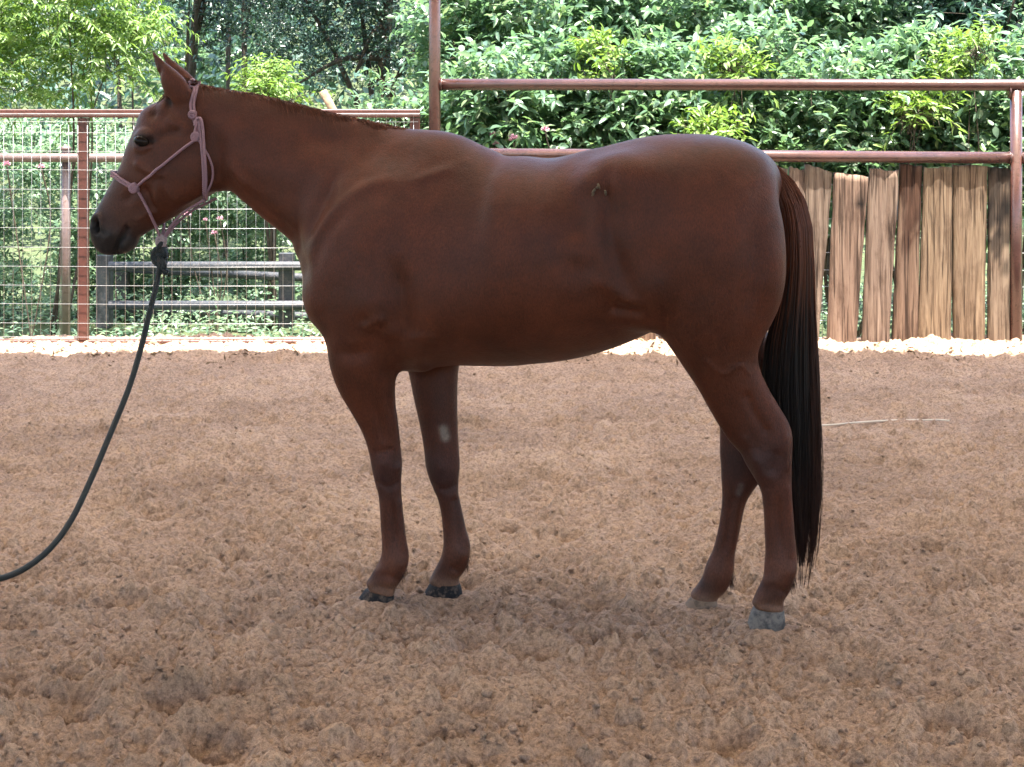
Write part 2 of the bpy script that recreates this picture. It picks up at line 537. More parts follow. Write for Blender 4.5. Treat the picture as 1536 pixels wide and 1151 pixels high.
def build_sand():
    ns, nr = 740, 760
    s = np.linspace(-0.56, 0.56, ns)
    Yr = np.exp(np.linspace(math.log(3.3), math.log(11.2), nr))
    S, Y = np.meshgrid(s, Yr)
    X = S * Y
    h = ground_h(X, Y)
    # ease the rim of the sheet down into the surrounding earth
    e = np.clip((0.56 - np.abs(S)) / 0.02, 0, 1) * np.clip((Y - 3.3) / 0.08, 0, 1) * np.clip((11.2 - Y) / 0.3, 0, 1)
    h = h * e - 0.13 * (1 - e)
    V = np.stack([X, Y, h], -1).reshape(-1, 3)
    idx = np.arange(ns * nr).reshape(nr, ns)
    F = np.stack([idx[:-1, :-1], idx[:-1, 1:], idx[1:, 1:], idx[1:, :-1]], -1).reshape(-1, 4)
    o = link('arena_sand', mesh_np('arena_sand', V, F), M_SAND)
    tag(o, kind='structure')
    # coarse sand around it, under the roof and outside it
    xs = np.concatenate([np.linspace(-22, -8, 30), np.linspace(-7.9, 7.9, 160), np.linspace(8, 22, 30)])
    ys = np.concatenate([np.linspace(-16, -0.1, 40), np.linspace(0, 11.0, 130)])
    X, Y = np.meshgrid(xs, ys)
    Z = -0.06 + 0.03 * vnoise(X * 1.3, Y * 1.6, 1) + 0.02 * vnoise(X * 6, Y * 6, 2)
    inside = (np.abs(X) < 0.545 * Y) & (Y > 3.4)
    Z = np.where(inside, -0.16, Z)
    idx = np.arange(X.size).reshape(X.shape)
    F = np.stack([idx[:-1, :-1], idx[:-1, 1:], idx[1:, 1:], idx[1:, :-1]], -1).reshape(-1, 4)
    o = link('arena_floor', mesh_np('arena_floor', np.stack([X, Y, Z], -1).reshape(-1, 3), F), M_SAND)
    tag(o, kind='structure')
build_sand()

def terrain_z(X, Y):
    t = np.clip((np.maximum(np.maximum(Y - 17.0, np.abs(X) - 24.0), -Y - 17.0)) / 25.0, 0, 1)  # unseen side and rear banks added to cut low sky light
    return -0.42 + 0.30 * np.clip((11.9 - Y) / 1.0, 0, 1) + 7.5 * t * t * (3 - 2 * t) + 0.10 * vnoise(X * .9, Y * .9, 41) * np.clip((Y - 11) / 2, 0, 1)

def build_terrain():
    xs = np.concatenate([np.linspace(-400, -52, 10), np.linspace(-50, -21, 20), np.linspace(-20, 20, 100), np.linspace(21, 50, 20), np.linspace(52, 400, 10)])
    ys = np.concatenate([np.linspace(-400, -46, 10), np.linspace(-44, -16.5, 18), np.linspace(-15, 10.5, 26), np.linspace(11, 45, 120), np.linspace(48, 500, 14)])
    X, Y = np.meshgrid(xs, ys)
    Z = terrain_z(X, Y)
    Z = np.where((np.abs(X) < 22) & (Y < 11) & (Y > -16), -0.42, Z)
    idx = np.arange(X.size).reshape(X.shape)
    F = np.stack([idx[:-1, :-1], idx[:-1, 1:], idx[1:, 1:], idx[1:, :-1]], -1).reshape(-1, 4)
    o = link('ground', mesh_np('ground', np.stack([X, Y, Z], -1).reshape(-1, 3), F), M_GROUND)
    tag(o, kind='structure')
build_terrain()

# clods of sand lying loose
def ico():
    t = (1 + 5 ** .5) / 2
    v = np.array([(-1,t,0),(1,t,0),(-1,-t,0),(1,-t,0),(0,-1,t),(0,1,t),(0,-1,-t),(0,1,-t),(t,0,-1),(t,0,1),(-t,0,-1),(-t,0,1)], float)
    v /= np.linalg.norm(v[0])
    f = np.array([(0,11,5),(0,5,1),(0,1,7),(0,7,10),(0,10,11),(1,5,9),(5,11,4),(11,10,2),(10,7,6),(7,1,8),(3,9,4),(3,4,2),(3,2,6),(3,6,8),(3,8,9),(4,9,5),(2,4,11),(6,2,10),(8,6,7),(9,8,1)])
    return v, f
def build_clods():
    v, f = ico()
    n = 9000
    Y = np.exp(RNG.uniform(math.log(3.4), math.log(10.2), n))
    X = RNG.uniform(-.46, .46, n) * Y
    keep = vnoise(X * 1.5, Y * 1.5, 51) + RNG.uniform(-.25, .25, n) > -0.02
    X, Y = X[keep], Y[keep]; n = len(X)
    r = 0.003 + 0.0085 * RNG.random(n) ** 3.0 * (1 + 0.6 * (RNG.random(n) > .96))
    z = ground_h(X, Y) + r * 0.25
    vv = v[None] * (1 + 0.45 * RNG.uniform(-1, 1, (n, 12, 1)))
    a = RNG.uniform(0, 6.28, n); c, s_ = np.cos(a)[:, None], np.sin(a)[:, None]
    sx = RNG.uniform(.8, 1.5, n)[:, None]; sz = RNG.uniform(.55, .9, n)[:, None]
    x0, y0, z0 = vv[..., 0] * sx, vv[..., 1], vv[..., 2] * sz
    V = np.stack([x0 * c - y0 * s_, x0 * s_ + y0 * c, z0], -1) * r[:, None, None] + np.stack([X, Y, z], -1)[:, None]
    F = (f[None] + (np.arange(n) * 12)[:, None, None]).reshape(-1, 3)
    o = link('sand_clods', mesh_np('sand_clods', V.reshape(-1, 3), F), M_SAND)
    tag(o, 'loose clods of sand scattered over the arena floor', 'sand clods', kind='stuff')
build_clods()

# ------------------------------------------------------------------ fences
FY = 10.6
def place(name, me, pos, parent, m=None, rot=None):
    """a part that shares its mesh, standing at a world position under a thing's Empty"""
    if m is not None and len(me.materials) == 0: me.materials.append(m)
    o = bpy.data.objects.new(name, me)
    COL.objects.link(o)
    o.parent = parent
    o.location = (pos[0] - parent.location[0], pos[1] - parent.location[1], pos[2] - parent.location[2])
    if rot: o.rotation_euler = rot
    return o

def wires(parent, x0, x1, z0, z1, y, pitch_x, zlevels, rad=0.00135):
    """welded wire: upright wires and level wires, each a part"""
    mv = MB(); L = z1 - z0
    mv.tube([(0, 0, 0), (0, 0, L * .5), (0, 0, L)], rad, 5); mev = mv.mesh('wire')
    mh = MB(); K = x1 - x0
    mh.tube([(0, 0, 0), (K * .33, 0, 0.004), (K * .66, 0, -0.004), (K, 0, 0)], rad, 5); meh = mh.mesh('wire')
    n = int(K / pitch_x)
    for i in range(n + 1):
        jit = random.uniform(-.003, .003)
        place('wire', mev, (x0 + i * pitch_x + jit, y, z0), parent, M_WIRE, (0, random.uniform(-.003, .003), 0))
    for z in zlevels:
        place('wire', meh, (x0, y - 0.0042, z + random.uniform(-.004, .004)), parent, M_WIRE)

def bar(parent, name, p0, p1, r, m, sides=16):
    b = MB(); p0 = np.array(p0); p1 = np.array(p1)
    b.tube([p0, p0 * .5 + p1 * .5, p1], r, sides)
    return b.build(name, m, parent)

def square(parent, name, lo, hi, m, bev=0.006):
    b = MB()
    x0, y0, z0 = lo; x1, y1, z1 = hi
    d = min(bev, (x1 - x0) * .25)
    V = []
    long_x = (x1 - x0) > (z1 - z0)
    if long_x:
        ring = [(y0 + d, z0), (y1 - d, z0), (y1, z0 + d), (y1, z1 - d), (y1 - d, z1), (y0 + d, z1), (y0, z1 - d), (y0, z0 + d)]
        V = [(x0, a, c) for a, c in ring] + [(x1, a, c) for a, c in ring]
    else:
        ring = [(x0 + d, y0), (x1 - d, y0), (x1, y0 + d), (x1, y1 - d), (x1 - d, y1), (x0 + d, y1), (x0, y1 - d), (x0, y0 + d)]
        V = [(a, c, z0) for a, c in ring] + [(a, c, z1) for a, c in ring]
    F = [(i, (i + 1) % 8, 8 + (i + 1) % 8, 8 + i) for i in range(8)] + [tuple(range(7, -1, -1)), tuple(range(8, 16))]
    b.add(V, F)
    return b.build(name, m, parent, False)

# left: tube-framed wire mesh gate
def gate():
    xl, xr = px(-330, 0, FY)[0], px(630, 0, FY)[0]
    g = empty('mesh_gate', (xl, FY, 0), 'rust red tube gate filled with welded wire mesh behind the horse head', 'gate')
    zt = px(0, 164, FY)[2]; zb = px(0, 521, FY)[2]
    square(g, 'top_rail', (xl, FY - .03, zt - .058), (xr, FY + .03, zt), M_GATE)
    square(g, 'bottom_rail', (xl, FY - .03, zb - .01), (xr, FY + .03, zb + .052), M_GATE)
    for x in (xl + .035, px(125, 0, FY)[0], xr - .035):
        square(g, 'upright', (x - .034, FY - .032, zb + .054), (x + .034, FY + .032, zt - .060), M_GATE)
    for x in (px(40, 0, FY)[0], px(-150, 0, FY)[0]):
        pass
    # mesh frame tube just under the top rail
    square(g, 'mesh_edge', (xl, FY - .052, zt - .045), (xr, FY - .034, zt - .028), M_FARPIPE, .004)
    zl = [zt - .09]
    z = zt - .16
    while z > zb + .1:
        zl.append(z); z -= 0.131
    zl += [zb + .075, zb + .02]
    wires(g, xl + .02, xr - .01, zb + .0, zt - .03, FY - .040, 0.0640, zl)
gate()

# right: pipe fence with rails over upright planks
def right_fence():
    f = empty('pipe_and_plank_fence', (px(652, 0, FY)[0], FY, 0), 'dusty red pipe fence with upright weathered planks behind the tail', 'fence')
    xa, xb = px(652, 0, FY)[0], px(1524, 0, FY)[0]
    rp = 0.041
    # tall post and shorter post
    bar(f, 'post', (xa, FY, -0.3), (xa, FY, 4.2), rp, M_RED)
    ztop = px(0, 134, FY)[2]
    bar(f, 'post', (xb, FY, -0.3), (xb, FY, ztop - .01), rp, M_RED)
    bar(f, 'post', (xb + 4.05, FY, -0.3), (xb + 4.05, FY, ztop - .01), rp, M_RED)
    z1, z2 = px(0, 127, FY)[2], px(0, 131, FY)[2]
    bar(f, 'rail', (xa + .036, FY, z1), (xb + 4.1, FY, z2 + .01), rp * .98, M_RED)
    z1, z2 = px(0, 231.5, FY)[2], px(0, 237, FY)[2]
    bar(f, 'rail', (xa + .036, FY, z1 + .003), (xb - .037, FY, z2), rp, M_RED)
    bar(f, 'rail', (xb + .037, FY, z2), (xb + 4.01, FY, z2 + .01), rp, M_RED)
    for (x, z) in ((xb, z2), (xb, ztop - .02)):                                # weld bead round the joints
        b = MB(); b.tube([(x - .05, FY, z), (x - .043, FY, z)], rp * 1.12, 14); b.build('weld', M_RED, f)
    b = MB(); b.tube([(xa + .043, FY, px(0, 127, FY)[2]), (xa + .05, FY, px(0, 127, FY)[2])], rp * 1.12, 14); b.build('weld', M_RED, f)
    # planks: left and right edges at the top and the foot, in photo pixels of the fence plane
    PL = [  # xl_top, xr_top, xl_bot, xr_bot, y_top_left, y_top_right, stain
        (1185, 1207, 1176, 1220, 250, 256, 0), (1208, 1249, 1196, 1226, 247, 257, 0), (1251, 1303, 1240, 1282, 258, 266, 0),
        (1304, 1348, 1292, 1333, 252, 257, 0), (1351, 1384, 1338, 1376, 247, 249, 1), (1387, 1428, 1377, 1427, 251, 252, 0),
        (1430, 1482, 1431, 1477, 246, 252, 0), (1484, 1514, 1483, 1516, 252, 253, 2)]
    x = 1170.0
    left = []
    while x > 672:
        w = random.uniform(40, 54)
        sk = random.uniform(-8, 8)
        left.append((x - w, x, x - w + sk - 2, x + sk - 8 - random.uniform(0, 3), 252 + random.uniform(-5, 9), 252 + random.uniform(-5, 9), 0))
        x -= w + random.uniform(1, 4)
    lft = (1152, 1182, 1142, 1172, 250, 253, 0)
    for k, q in enumerate(PL + [lft] + left[1:]):
        plank(f, q, k)
    rx = 1536
    for k in range(9):
        pass
    # wire mesh along the back of the planks and on to the right
    zs = [0.03 + i * 0.118 for i in range(10)]
    wires(f, xa + .06, xb + 4.0, 0.02, px(0, 262, FY)[2] - .02, FY + .075, 0.105, zs, 0.0024)
    # a loose stick at the foot of the planks
    return f

def plank(parent, q, k):
    xlt, xrt, xlb, xrb, ytl, ytr, st = q
    rng = np.random.default_rng(100 + k)
    a, b = px(xlb, 519, FY), px(xrb, 519, FY)
    c, d = px(xlt, ytl, FY), px(xrt, ytr, FY)
    nx, nz = 9, 26
    th = 0.042
    yf = FY - 0.012 + rng.uniform(-.012, .012)
    fz = np.linspace(0, 1, nz); fx = np.linspace(0, 1, nx)
    FXg, FZ = np.meshgrid(fx, fz)
    zbot = -0.06
    el = (vnoise(fz * 5, fz * 0 + k, 61) * .006 + vnoise(fz * 14, fz * 0 + k, 62) * .005)[:, None]
    er = (vnoise(fz * 5, fz * 0 + k, 63) * .006 + vnoise(fz * 14, fz * 0 + k, 64) * .005)[:, None]
    xl = (a[0] + (c[0] - a[0]) * fz)[:, None] + el
    xr = (b[0] + (d[0] - b[0]) * fz)[:, None] + er
    X = xl + (xr - xl) * FXg
    ztop = c[2] + (d[2] - c[2]) * FXg + vnoise(FXg * 6, FXg * 0 + k * 3.3, 65) * .022
    Z = zbot + (ztop - zbot) * FZ
    edge = np.minimum(FXg, 1 - FXg)
    Yf = yf + 0.010 * np.exp(-(edge / .07) ** 2) + vnoise(FXg * 5 + k * 7, FZ * 2.2, 66) * .012 + vnoise(FXg * 10 + k * 7, FZ * 1.2, 67) * .008
    Vf = np.stack([X, Yf, Z], -1).reshape(-1, 3)
    Vb = np.stack([X, np.full_like(X, yf + th), Z], -1).reshape(-1, 3)
    V = np.concatenate([Vf, Vb]); N = nx * nz
    F = []
    for i in range(nz - 1):
        for j in range(nx - 1):
            p = i * nx + j
            F.append((p, p + 1, p + nx + 1, p + nx))
            F.append((N + p, N + p + nx, N + p + nx + 1, N + p + 1))
        p = i * nx
        F.append((p, p + nx, N + p + nx, N + p))
        p = i * nx + nx - 1
        F.append((p + nx, p, N + p, N + p + nx))
    for j in range(nx - 1):
        p = (nz - 1) * nx + j
        F.append((p, p + 1, N + p + 1, N + p))
    me = mesh_np('plank', V, F, True)
    col = np.ones((2 * N, 4), np.float32)
    zz = np.tile(FZ.reshape(-1), 2); xx = np.tile(FXg.reshape(-1), 2)
    nzv = vnoise(xx * 2.5 + k, zz * 9, 70) + .5 * vnoise(xx * 6 + k, zz * 22, 71)
    if st == 1:
        m = np.clip((zz - 0.52 + 0.35 * nzv - 0.18 * np.abs(xx - .55)) / .10, 0, 1) * np.clip((1.12 - zz + .2 * nzv) / .2, 0.3, 1)
        col[:, :3] = 1 - m[:, None] * np.array([.52, .62, .66])
    elif st == 2:
        m = np.clip((zz - 0.48 + 0.5 * nzv) / .14, 0, 1) * np.clip(.95 - .8 * nzv, .5, 1)
        col[:, :3] = 1 - m[:, None] * np.array([.90, .895, .88])
    if k == 2:
        kx, kz = .80, .845
        m = np.exp(-(((xx - kx) / .16) ** 2 + ((zz - kz) / .042) ** 2) ** 2)
        col[:, :3] *= 1 - .9 * m[:, None]
    foot_dark = np.clip(1 - zz / .10, 0, 1) * (.5 + nzv)  # darker towards the plank foot
    col[:, :3] *= 1 - .25 * np.clip(foot_dark, 0, 1)[:, None]
    at = me.color_attributes.new('stain', 'FLOAT_COLOR', 'POINT')
    at.data.foreach_set('color', col.ravel())
    o = link('plank', me, M_PLANK, parent)
    if st == 1: o['label'] = 'red brown plank with a dark stain over its upper half'
    if st == 2: o['label'] = 'plank weathered black at the top beside the post'
    if k == 2: o['label'] = 'low plank with a dark round knot near its top'
right_fence()

# fence line further back on the left: one long faded pipe on a capped post
def back_pipe():
    Y = 12.2
    x0, x1 = px(-420, 0, Y)[0], px(640, 0, Y)[0]
    f = empty('pipe_rail_fence', (px(96, 0, Y)[0], Y, -0.1), 'single faded pipe rail on a thin capped post beyond the mesh gate', 'fence')
    z = px(0, 236, Y)[2]
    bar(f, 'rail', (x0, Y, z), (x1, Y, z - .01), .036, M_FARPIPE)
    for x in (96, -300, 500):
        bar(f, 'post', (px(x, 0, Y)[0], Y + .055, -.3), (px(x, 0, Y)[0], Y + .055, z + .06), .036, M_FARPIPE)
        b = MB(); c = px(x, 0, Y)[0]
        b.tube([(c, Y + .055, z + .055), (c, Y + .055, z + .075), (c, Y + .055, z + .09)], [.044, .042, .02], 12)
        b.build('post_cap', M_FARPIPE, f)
back_pipe()

def corral():
    Y1, Y2 = 13.2, 14.6
    f = empty('black_pipe_corral', (px(157, 0, Y1)[0], Y1, -0.15), 'low black pipe corral with paired rails and square posts beyond the mesh', 'fence')
    def post(x, yt, Y, w):
        a = px(x, yt, Y)
        square(f, 'post', (a[0] - w, Y - w, -.25), (a[0] + w, Y + w, a[2]), M_BLACK, .008)
    post(157, 383, Y1, .062); post(430, 380, Y1, .062); post(184, 408, Y2, .06); post(640, 384, Y1, .062)
    def rl(xa, ya, Ya, xb, yb, Yb, r):
        bar(f, 'rail', px(xa, ya, Ya) - np.array([0, .10, 0]), px(xb, yb, Yb) - np.array([0, .10, 0]), r, M_BLACK)
    rl(168, 398, Y1, 640, 397, Y1, .040)
    rl(168, 456, Y1, 640, 456, Y1, .040)
    rl(200, 402, Y2, 640, 424, Y1 + .3, .038)
    rl(200, 462, Y2, 640, 480, Y1 + .3, .038)
corral()

def leaning_pole():
    Y = 11.2
    b = MB()
    a, c = px(484, 137, Y), px(545, 200, Y)
    a2 = a + (c - a) * 2.9; a2[2] = -.1
    t = np.linspace(0, 1, 9)[:, None]
    pts = a * (1 - t) + np.array([a2[0], Y + .5, -.12]) * t
    pts[:, 0] += .012 * np.sin(np.arange(9) * 1.7)
    b.tube(pts, np.linspace(.030, .042, 9), 10)
    o = b.build('leaning_pole', M_POLE)
    tag(o, 'cut pale pole leaning over the top rail above the horse neck', 'pole')
leaning_pole()

def sand_streak():  # thin pale tube along a pale line of unknown origin
    pts = []
    for (x, y) in ((1228, 641.5), (1262, 640), (1300, 637), (1350, 634), (1400, 632.5), (1424, 632)):
        Y = FPX * (CAM_H - .015) / (y - HOR)
        pts.append(((x - 768) / FPX * Y, Y, 0))
    P_ = catmull(pts, 6)
    z = ground_h(P_[:, 0].copy(), P_[:, 1].copy())
    P_[:, 2] = np.convolve(np.pad(z, 12, 'edge'), np.ones(25) / 25, 'valid') + .012
    b = MB(); b.tube(P_, .0045, 6)
    o = b.build('streak', mat_plain('pale_streak', (.55, .48, .40), .7, .3, 30, .1, 0))
    tag(o, 'pale straight twine lying on the sand to the right of the tail', 'streak')
sand_streak()


# ------------------------------------------------------------------ vegetation beyond the fence
LEAF_T = {
 'broad': (np.array([(0,0,0),(.28,.40,.05),(.30,0,-.02),(.28,-.40,.05),(.66,.34,.02),(.68,0,-.06),(.66,-.34,.02),(1,0,-.16)], float),
           [(0,2,1),(0,3,2),(1,2,5),(1,5,4),(2,3,6),(2,6,5),(4,5,7),(5,6,7)]),
 'small': (np.array([(0,0,0),(.42,.5,.07),(.45,0,-.03),(.42,-.5,.07),(1,0,-.12)], float), [(0,2,1),(0,3,2),(1,2,4),(2,3,4)]),
}
def norm(a): return a / (np.linalg.norm(a, axis=-1, keepdims=True) + 1e-9)
def leaf_mesh(name, pos, d, n, L, Wd, kind):
    T, F = LEAF_T[kind]
    d = norm(d); n = norm(n - d * (n * d).sum(-1, keepdims=True)); s = np.cross(n, d)
    V = pos[:, None] + d[:, None] * (T[None, :, 0:1] * L[:, None, None]) + s[:, None] * (T[None, :, 1:2] * Wd[:, None, None]) + n[:, None] * (T[None, :, 2:3] * L[:, None, None])
    f = np.array(F)[None] + (np.arange(len(pos)) * len(T))[:, None, None]
    return mesh_np(name, V.reshape(-1, 3), f.reshape(-1, 3), True)

def twigs(lumps, n, rng, tl, nl, up=.45, droop=.25, ldroop=.1, pinnate=False, flat=.55):
    lumps = np.asarray(lumps, float)
    w = lumps[:, 3] ** 2; w /= w.sum()
    i = rng.choice(len(lumps), n, p=w)
    dr = norm(rng.normal(size=(n, 3))); dr[:, 2] = np.where(dr[:, 2] < -.5, -dr[:, 2], dr[:, 2])
    dr[:, 1] = np.where(rng.random(n) < .45, -np.abs(dr[:, 1]), dr[:, 1])
    rr = lumps[i, 3] * rng.uniform(.45, 1.0, n) ** .6
    p0 = lumps[i, :3] + dr * rr[:, None]
    d0 = norm(dr * .9 + np.array([0, 0, up]) + .45 * rng.normal(size=(n, 3)))
    ln = tl * rng.uniform(.6, 1.3, n)
    t = np.tile((np.arange(nl) + .5) / nl, (n, 1)) + rng.uniform(-.03, .03, (n, nl))
    pos = p0[:, None] + d0[:, None] * (t * ln[:, None])[..., None]
    pos[..., 2] -= droop * ln[:, None] * t ** 2
    dd = d0[:, None] + np.zeros((n, nl, 1)); dd = dd + np.array([0, 0, -1.0]) * (2 * droop * t)[..., None]
    side = norm(np.cross(d0, np.array([0, 0, 1.0]) + .35 * rng.normal(size=(n, 3))))
    if pinnate:
        sg = np.where(np.arange(nl) % 2 == 0, 1.0, -1.0)[None, :, None]
        jit = .22
    else:
        sg = np.where(np.arange(nl) % 2 == 0, 1.0, -1.0)[None, :, None]; jit = .5
    ld = dd * .55 + side[:, None] * sg * .8 + jit * rng.normal(size=(n, nl, 3)) + np.array([0, 0, -ldroop])
    nn = np.array([0, 0, 1.0]) * flat + dr[:, None] * (1 - flat) + .32 * rng.normal(size=(n, nl, 3))
    return pos.reshape(-1, 3), ld.reshape(-1, 3), nn.reshape(-1, 3), p0, d0, ln

def lumps_in(x0, x1, yt, yb, Y, rng, n=9, r=(.28, .5), dy=.5):
    out = []
    for k in range(n):
        Yk = Y + rng.uniform(-dy, dy)
        rad = rng.uniform(*r)
        mr = rad / Yk * FPX
        xa, xb = x0 + mr * .7, x1 - mr * .7
        q = px(rng.uniform(min(xa, xb), max(xa, xb)), rng.uniform(yt + mr * .8, max(yb, yt + mr)), Yk)
        out.append((q[0], q[1], q[2], rad))
    return out

LG = mat_leaf('leaf_mint', [(0, (.06, .125, .070)), (.30, (.115, .20, .120)), (.65, (.165, .265, .17)), (.88, (.20, .29, .13)), (1, (.32, .38, .30))], .5, .30, .6, (.20, .36, .14))
LY = mat_leaf('leaf_yellow_green', [(0, (.075, .15, .035)), (.4, (.14, .24, .055)), (.8, (.21, .31, .075)), (1, (.28, .36, .16))], .45, .42, .45, (.25, .40, .03))
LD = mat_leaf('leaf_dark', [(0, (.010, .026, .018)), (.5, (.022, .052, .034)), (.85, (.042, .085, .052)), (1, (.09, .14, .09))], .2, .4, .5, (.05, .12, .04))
LM = mat_leaf('leaf_pale', [(0, (.09, .17, .11)), (.30, (.16, .26, .17)), (.65, (.23, .33, .24)), (.88, (.26, .36, .18)), (1, (.38, .44, .37))], .55, .30, .6, (.28, .42, .22))
LB = mat_leaf('leaf_blue_green', [(0, (.020, .050, .036)), (.5, (.045, .095, .066)), (.9, (.08, .14, .10)), (1, (.14, .20, .16))], .25, .32, .6, (.08, .2, .06))
LR = mat_leaf('leaf_thicket', [(0, (.09, .17, .105)), (.30, (.105, .185, .115)), (.70, (.155, .245, .16)), (.87, (.20, .29, .095)), (1, (.32, .38, .30))], .48, .27, .7, (.18, .34, .10))

def shrub(name, label, cat, lumps, seed, n, tl, nl, L, Wd, mat, kind='broad', base=None, stems=4, group=None, sr=.018, **kw):
    rng = np.random.default_rng(seed)
    lumps = np.asarray(lumps)
    c = lumps[:, :3].mean(0)
    if base is None: base = (c[0], c[1])
    bz = float(terrain_z(np.array([base[0]]), np.array([base[1]]))[0])
    root = empty(name, (base[0], base[1], bz), label, cat, group)
    pos, d, nn, p0, d0, ln = twigs(lumps, n, rng, tl, nl, **kw)
    k = len(pos)
    me = leaf_mesh('foliage', pos, d, nn, L * rng.uniform(.6, 1.25, k), Wd * rng.uniform(.7, 1.2, k), kind)
    o = link('foliage', me, mat, root); o['kind'] = 'stuff'
    b = MB()                                                            # fine twigs
    for i in rng.choice(len(p0), min(len(p0), 160), replace=False):
        q = p0[i]; e = q + d0[i] * ln[i] * .8; e[2] -= .12 * ln[i]
        b.tube([q - d0[i] * ln[i] * .6, q, e], [.004, .0032, .0015], 3, False)
    o = b.build('twigs', M_BARK, root); o['kind'] = 'stuff'
    for i in range(stems):
        tgt = lumps[rng.integers(len(lumps)), :3]
        a = np.array([base[0] + rng.normal(0, .08), base[1] + rng.normal(0, .08), bz - .05])
        m = (a + tgt) / 2 + rng.normal(0, .08, 3); m[2] = a[2] + (tgt[2] - a[2]) * .55
        P_ = catmull([a, m, tgt], 5)
        b = MB(); b.tube(P_, np.linspace(sr * 1.2, sr * .45, len(P_)), 7)
        b.build('stem', M_BARK, root)
    return root

def veg():
    g = np.random.default_rng(5)
    TH_ = 'bushes massed behind the pipe fence'
    # left: long drooping pinnate fronds
    L1 = lumps_in(-120, 245, -60, 130, 13.4, g, 15, (.22, .38), .5) + [(*px(225, 62, 13.1), .16), (*px(205, 20, 13.2), .2), (*px(160, 105, 13.1), .22)]
    shrub('sumac_shrub', 'yellow green shrub with long drooping leaflets at the upper left', 'shrub', L1, 1, 900, .42, 18, .082, .023, LY, 'small', base=(px(75, 0, 13.4)[0], 13.5), stems=3, pinnate=True, droop=.35, ldroop=.45, sr=.012)
    # left: mint bushes behind the mesh gate
    lows = [(-110, 90, 165, 470, 14.9, 'mint green bush behind the mesh at the left edge of the photo', LM), (70, 215, 178, 470, 15.3, 'mint green bush behind the thin capped post and the gate upright', LM),
            (190, 330, 200, 480, 15.0, 'pale bush below the horse muzzle and behind the black corral', LM), (310, 470, 215, 470, 15.4, 'pale bush seen under the horse neck through the mesh', LM),
            (450, 650, 150, 470, 15.2, 'leafy bush behind the horse neck and shoulder', LM)]
    for i, (x0, x1, yt, yb, Y, lab, m) in enumerate(lows):
        shrub('leafy_bush', lab, 'bush', lumps_in(x0, x1, yt, yb, Y, g, 16, (.22, .40), .45), 20 + i, 900, .26, 11, .070, .033, m, 'small', stems=3, flat=.85, sr=.010)
    for i, (x0, x1, Y) in enumerate([(-330, -100, 15.0), (-560, -310, 15.4), (-800, -540, 15.2)]):
        shrub('leafy_bush', ('first', 'second', 'third')[i] + ' mint green bush past the left edge of the photo', 'bush', lumps_in(x0, x1, 120, 470, Y, g, 16, (.25, .45), .5), 130 + i, 500, .28, 11, .075, .035, LM, 'small', stems=4, flat=.85, group='bushes past the left end of the mesh gate')
    shrub('bright_bush', 'small yellow green bush just above the crest of the horse neck', 'bush', lumps_in(365, 455, 112, 180, 14.2, g, 7, (.12, .2), .2), 30, 130, .28, 14, .075, .024, LY, 'small', stems=3, pinnate=True, ldroop=.4)
    shrub('bright_bush', 'pale broad leaved bush between the leaning pole and tall post', 'bush', lumps_in(555, 660, 118, 215, 12.6, g, 8, (.12, .24), .3), 31, 110, .24, 8, .085, .046, LR, 'broad', stems=4, flat=.7)
    shrub('blue_bush', 'blue green rounded bush behind the drooping yellow shrub', 'bush', lumps_in(140, 255, 0, 95, 16.0, g, 9, (.22, .36), .4), 32, 300, .22, 9, .060, .032, LB, 'small', stems=3)
    # middle: dark trees
    def tree(name, label, cx, Y, lumps, seed, n, trunk_top, lean, rad, **kw):
        x = px(cx, 0, Y)[0]
        root = shrub(name, label, 'tree', lumps, seed, n, stems=0, base=(x, Y), **kw)
        b = MB(); z0 = root.location[2] - .1
        P_ = catmull([(x, Y, z0), (x + lean * .3, Y, z0 + trunk_top * .4), (x + lean, Y + .1, z0 + trunk_top)], 7)
        b.tube(P_, np.linspace(rad, rad * .45, len(P_)), 10); b.build('trunk', M_BARK, root)
        rng = np.random.default_rng(seed + 500)
        for i in range(8):
            t = rng.integers(6, len(P_) - 1); q = lumps[rng.integers(len(lumps))]
            b = MB(); e = np.array(q[:3]); m = (P_[t] + e) / 2 + np.array([0, 0, .12])
            b.tube(catmull([P_[t], m, e], 4), np.linspace(rad * .4, rad * .1, 9), 6); b.build('limb', M_BARK, root)
        return root
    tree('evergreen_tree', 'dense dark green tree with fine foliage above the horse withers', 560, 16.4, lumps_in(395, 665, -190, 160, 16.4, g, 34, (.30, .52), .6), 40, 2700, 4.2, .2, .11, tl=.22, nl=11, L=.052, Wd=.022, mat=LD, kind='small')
    tree('dark_tree', 'dark leaved tree with a forked trunk right of the drooping yellow shrub', 262, 17.2, lumps_in(225, 430, -240, 85, 17.0, g, 26, (.28, .48), .6), 41, 1100, 5.0, .42, .085, tl=.25, nl=9, L=.07, Wd=.034, mat=LD, kind='small')
    tree('slender_tree', 'slender dark trunk with sparse leaves left of the evergreen', 372, 18.5, lumps_in(320, 440, -220, 60, 18.5, g, 14, (.3, .45), .5), 42, 300, 5.0, -.1, .055, tl=.25, nl=9, L=.07, Wd=.035, mat=LB, kind='small')
    tree('slender_tree', 'thinnest bare trunk standing beside the forked dark tree', 338, 19.5, lumps_in(300, 380, -300, -20, 19.5, g, 8, (.3, .45), .5), 43, 160, 5.2, .1, .035, tl=.25, nl=9, L=.07, Wd=.035, mat=LB, kind='small')
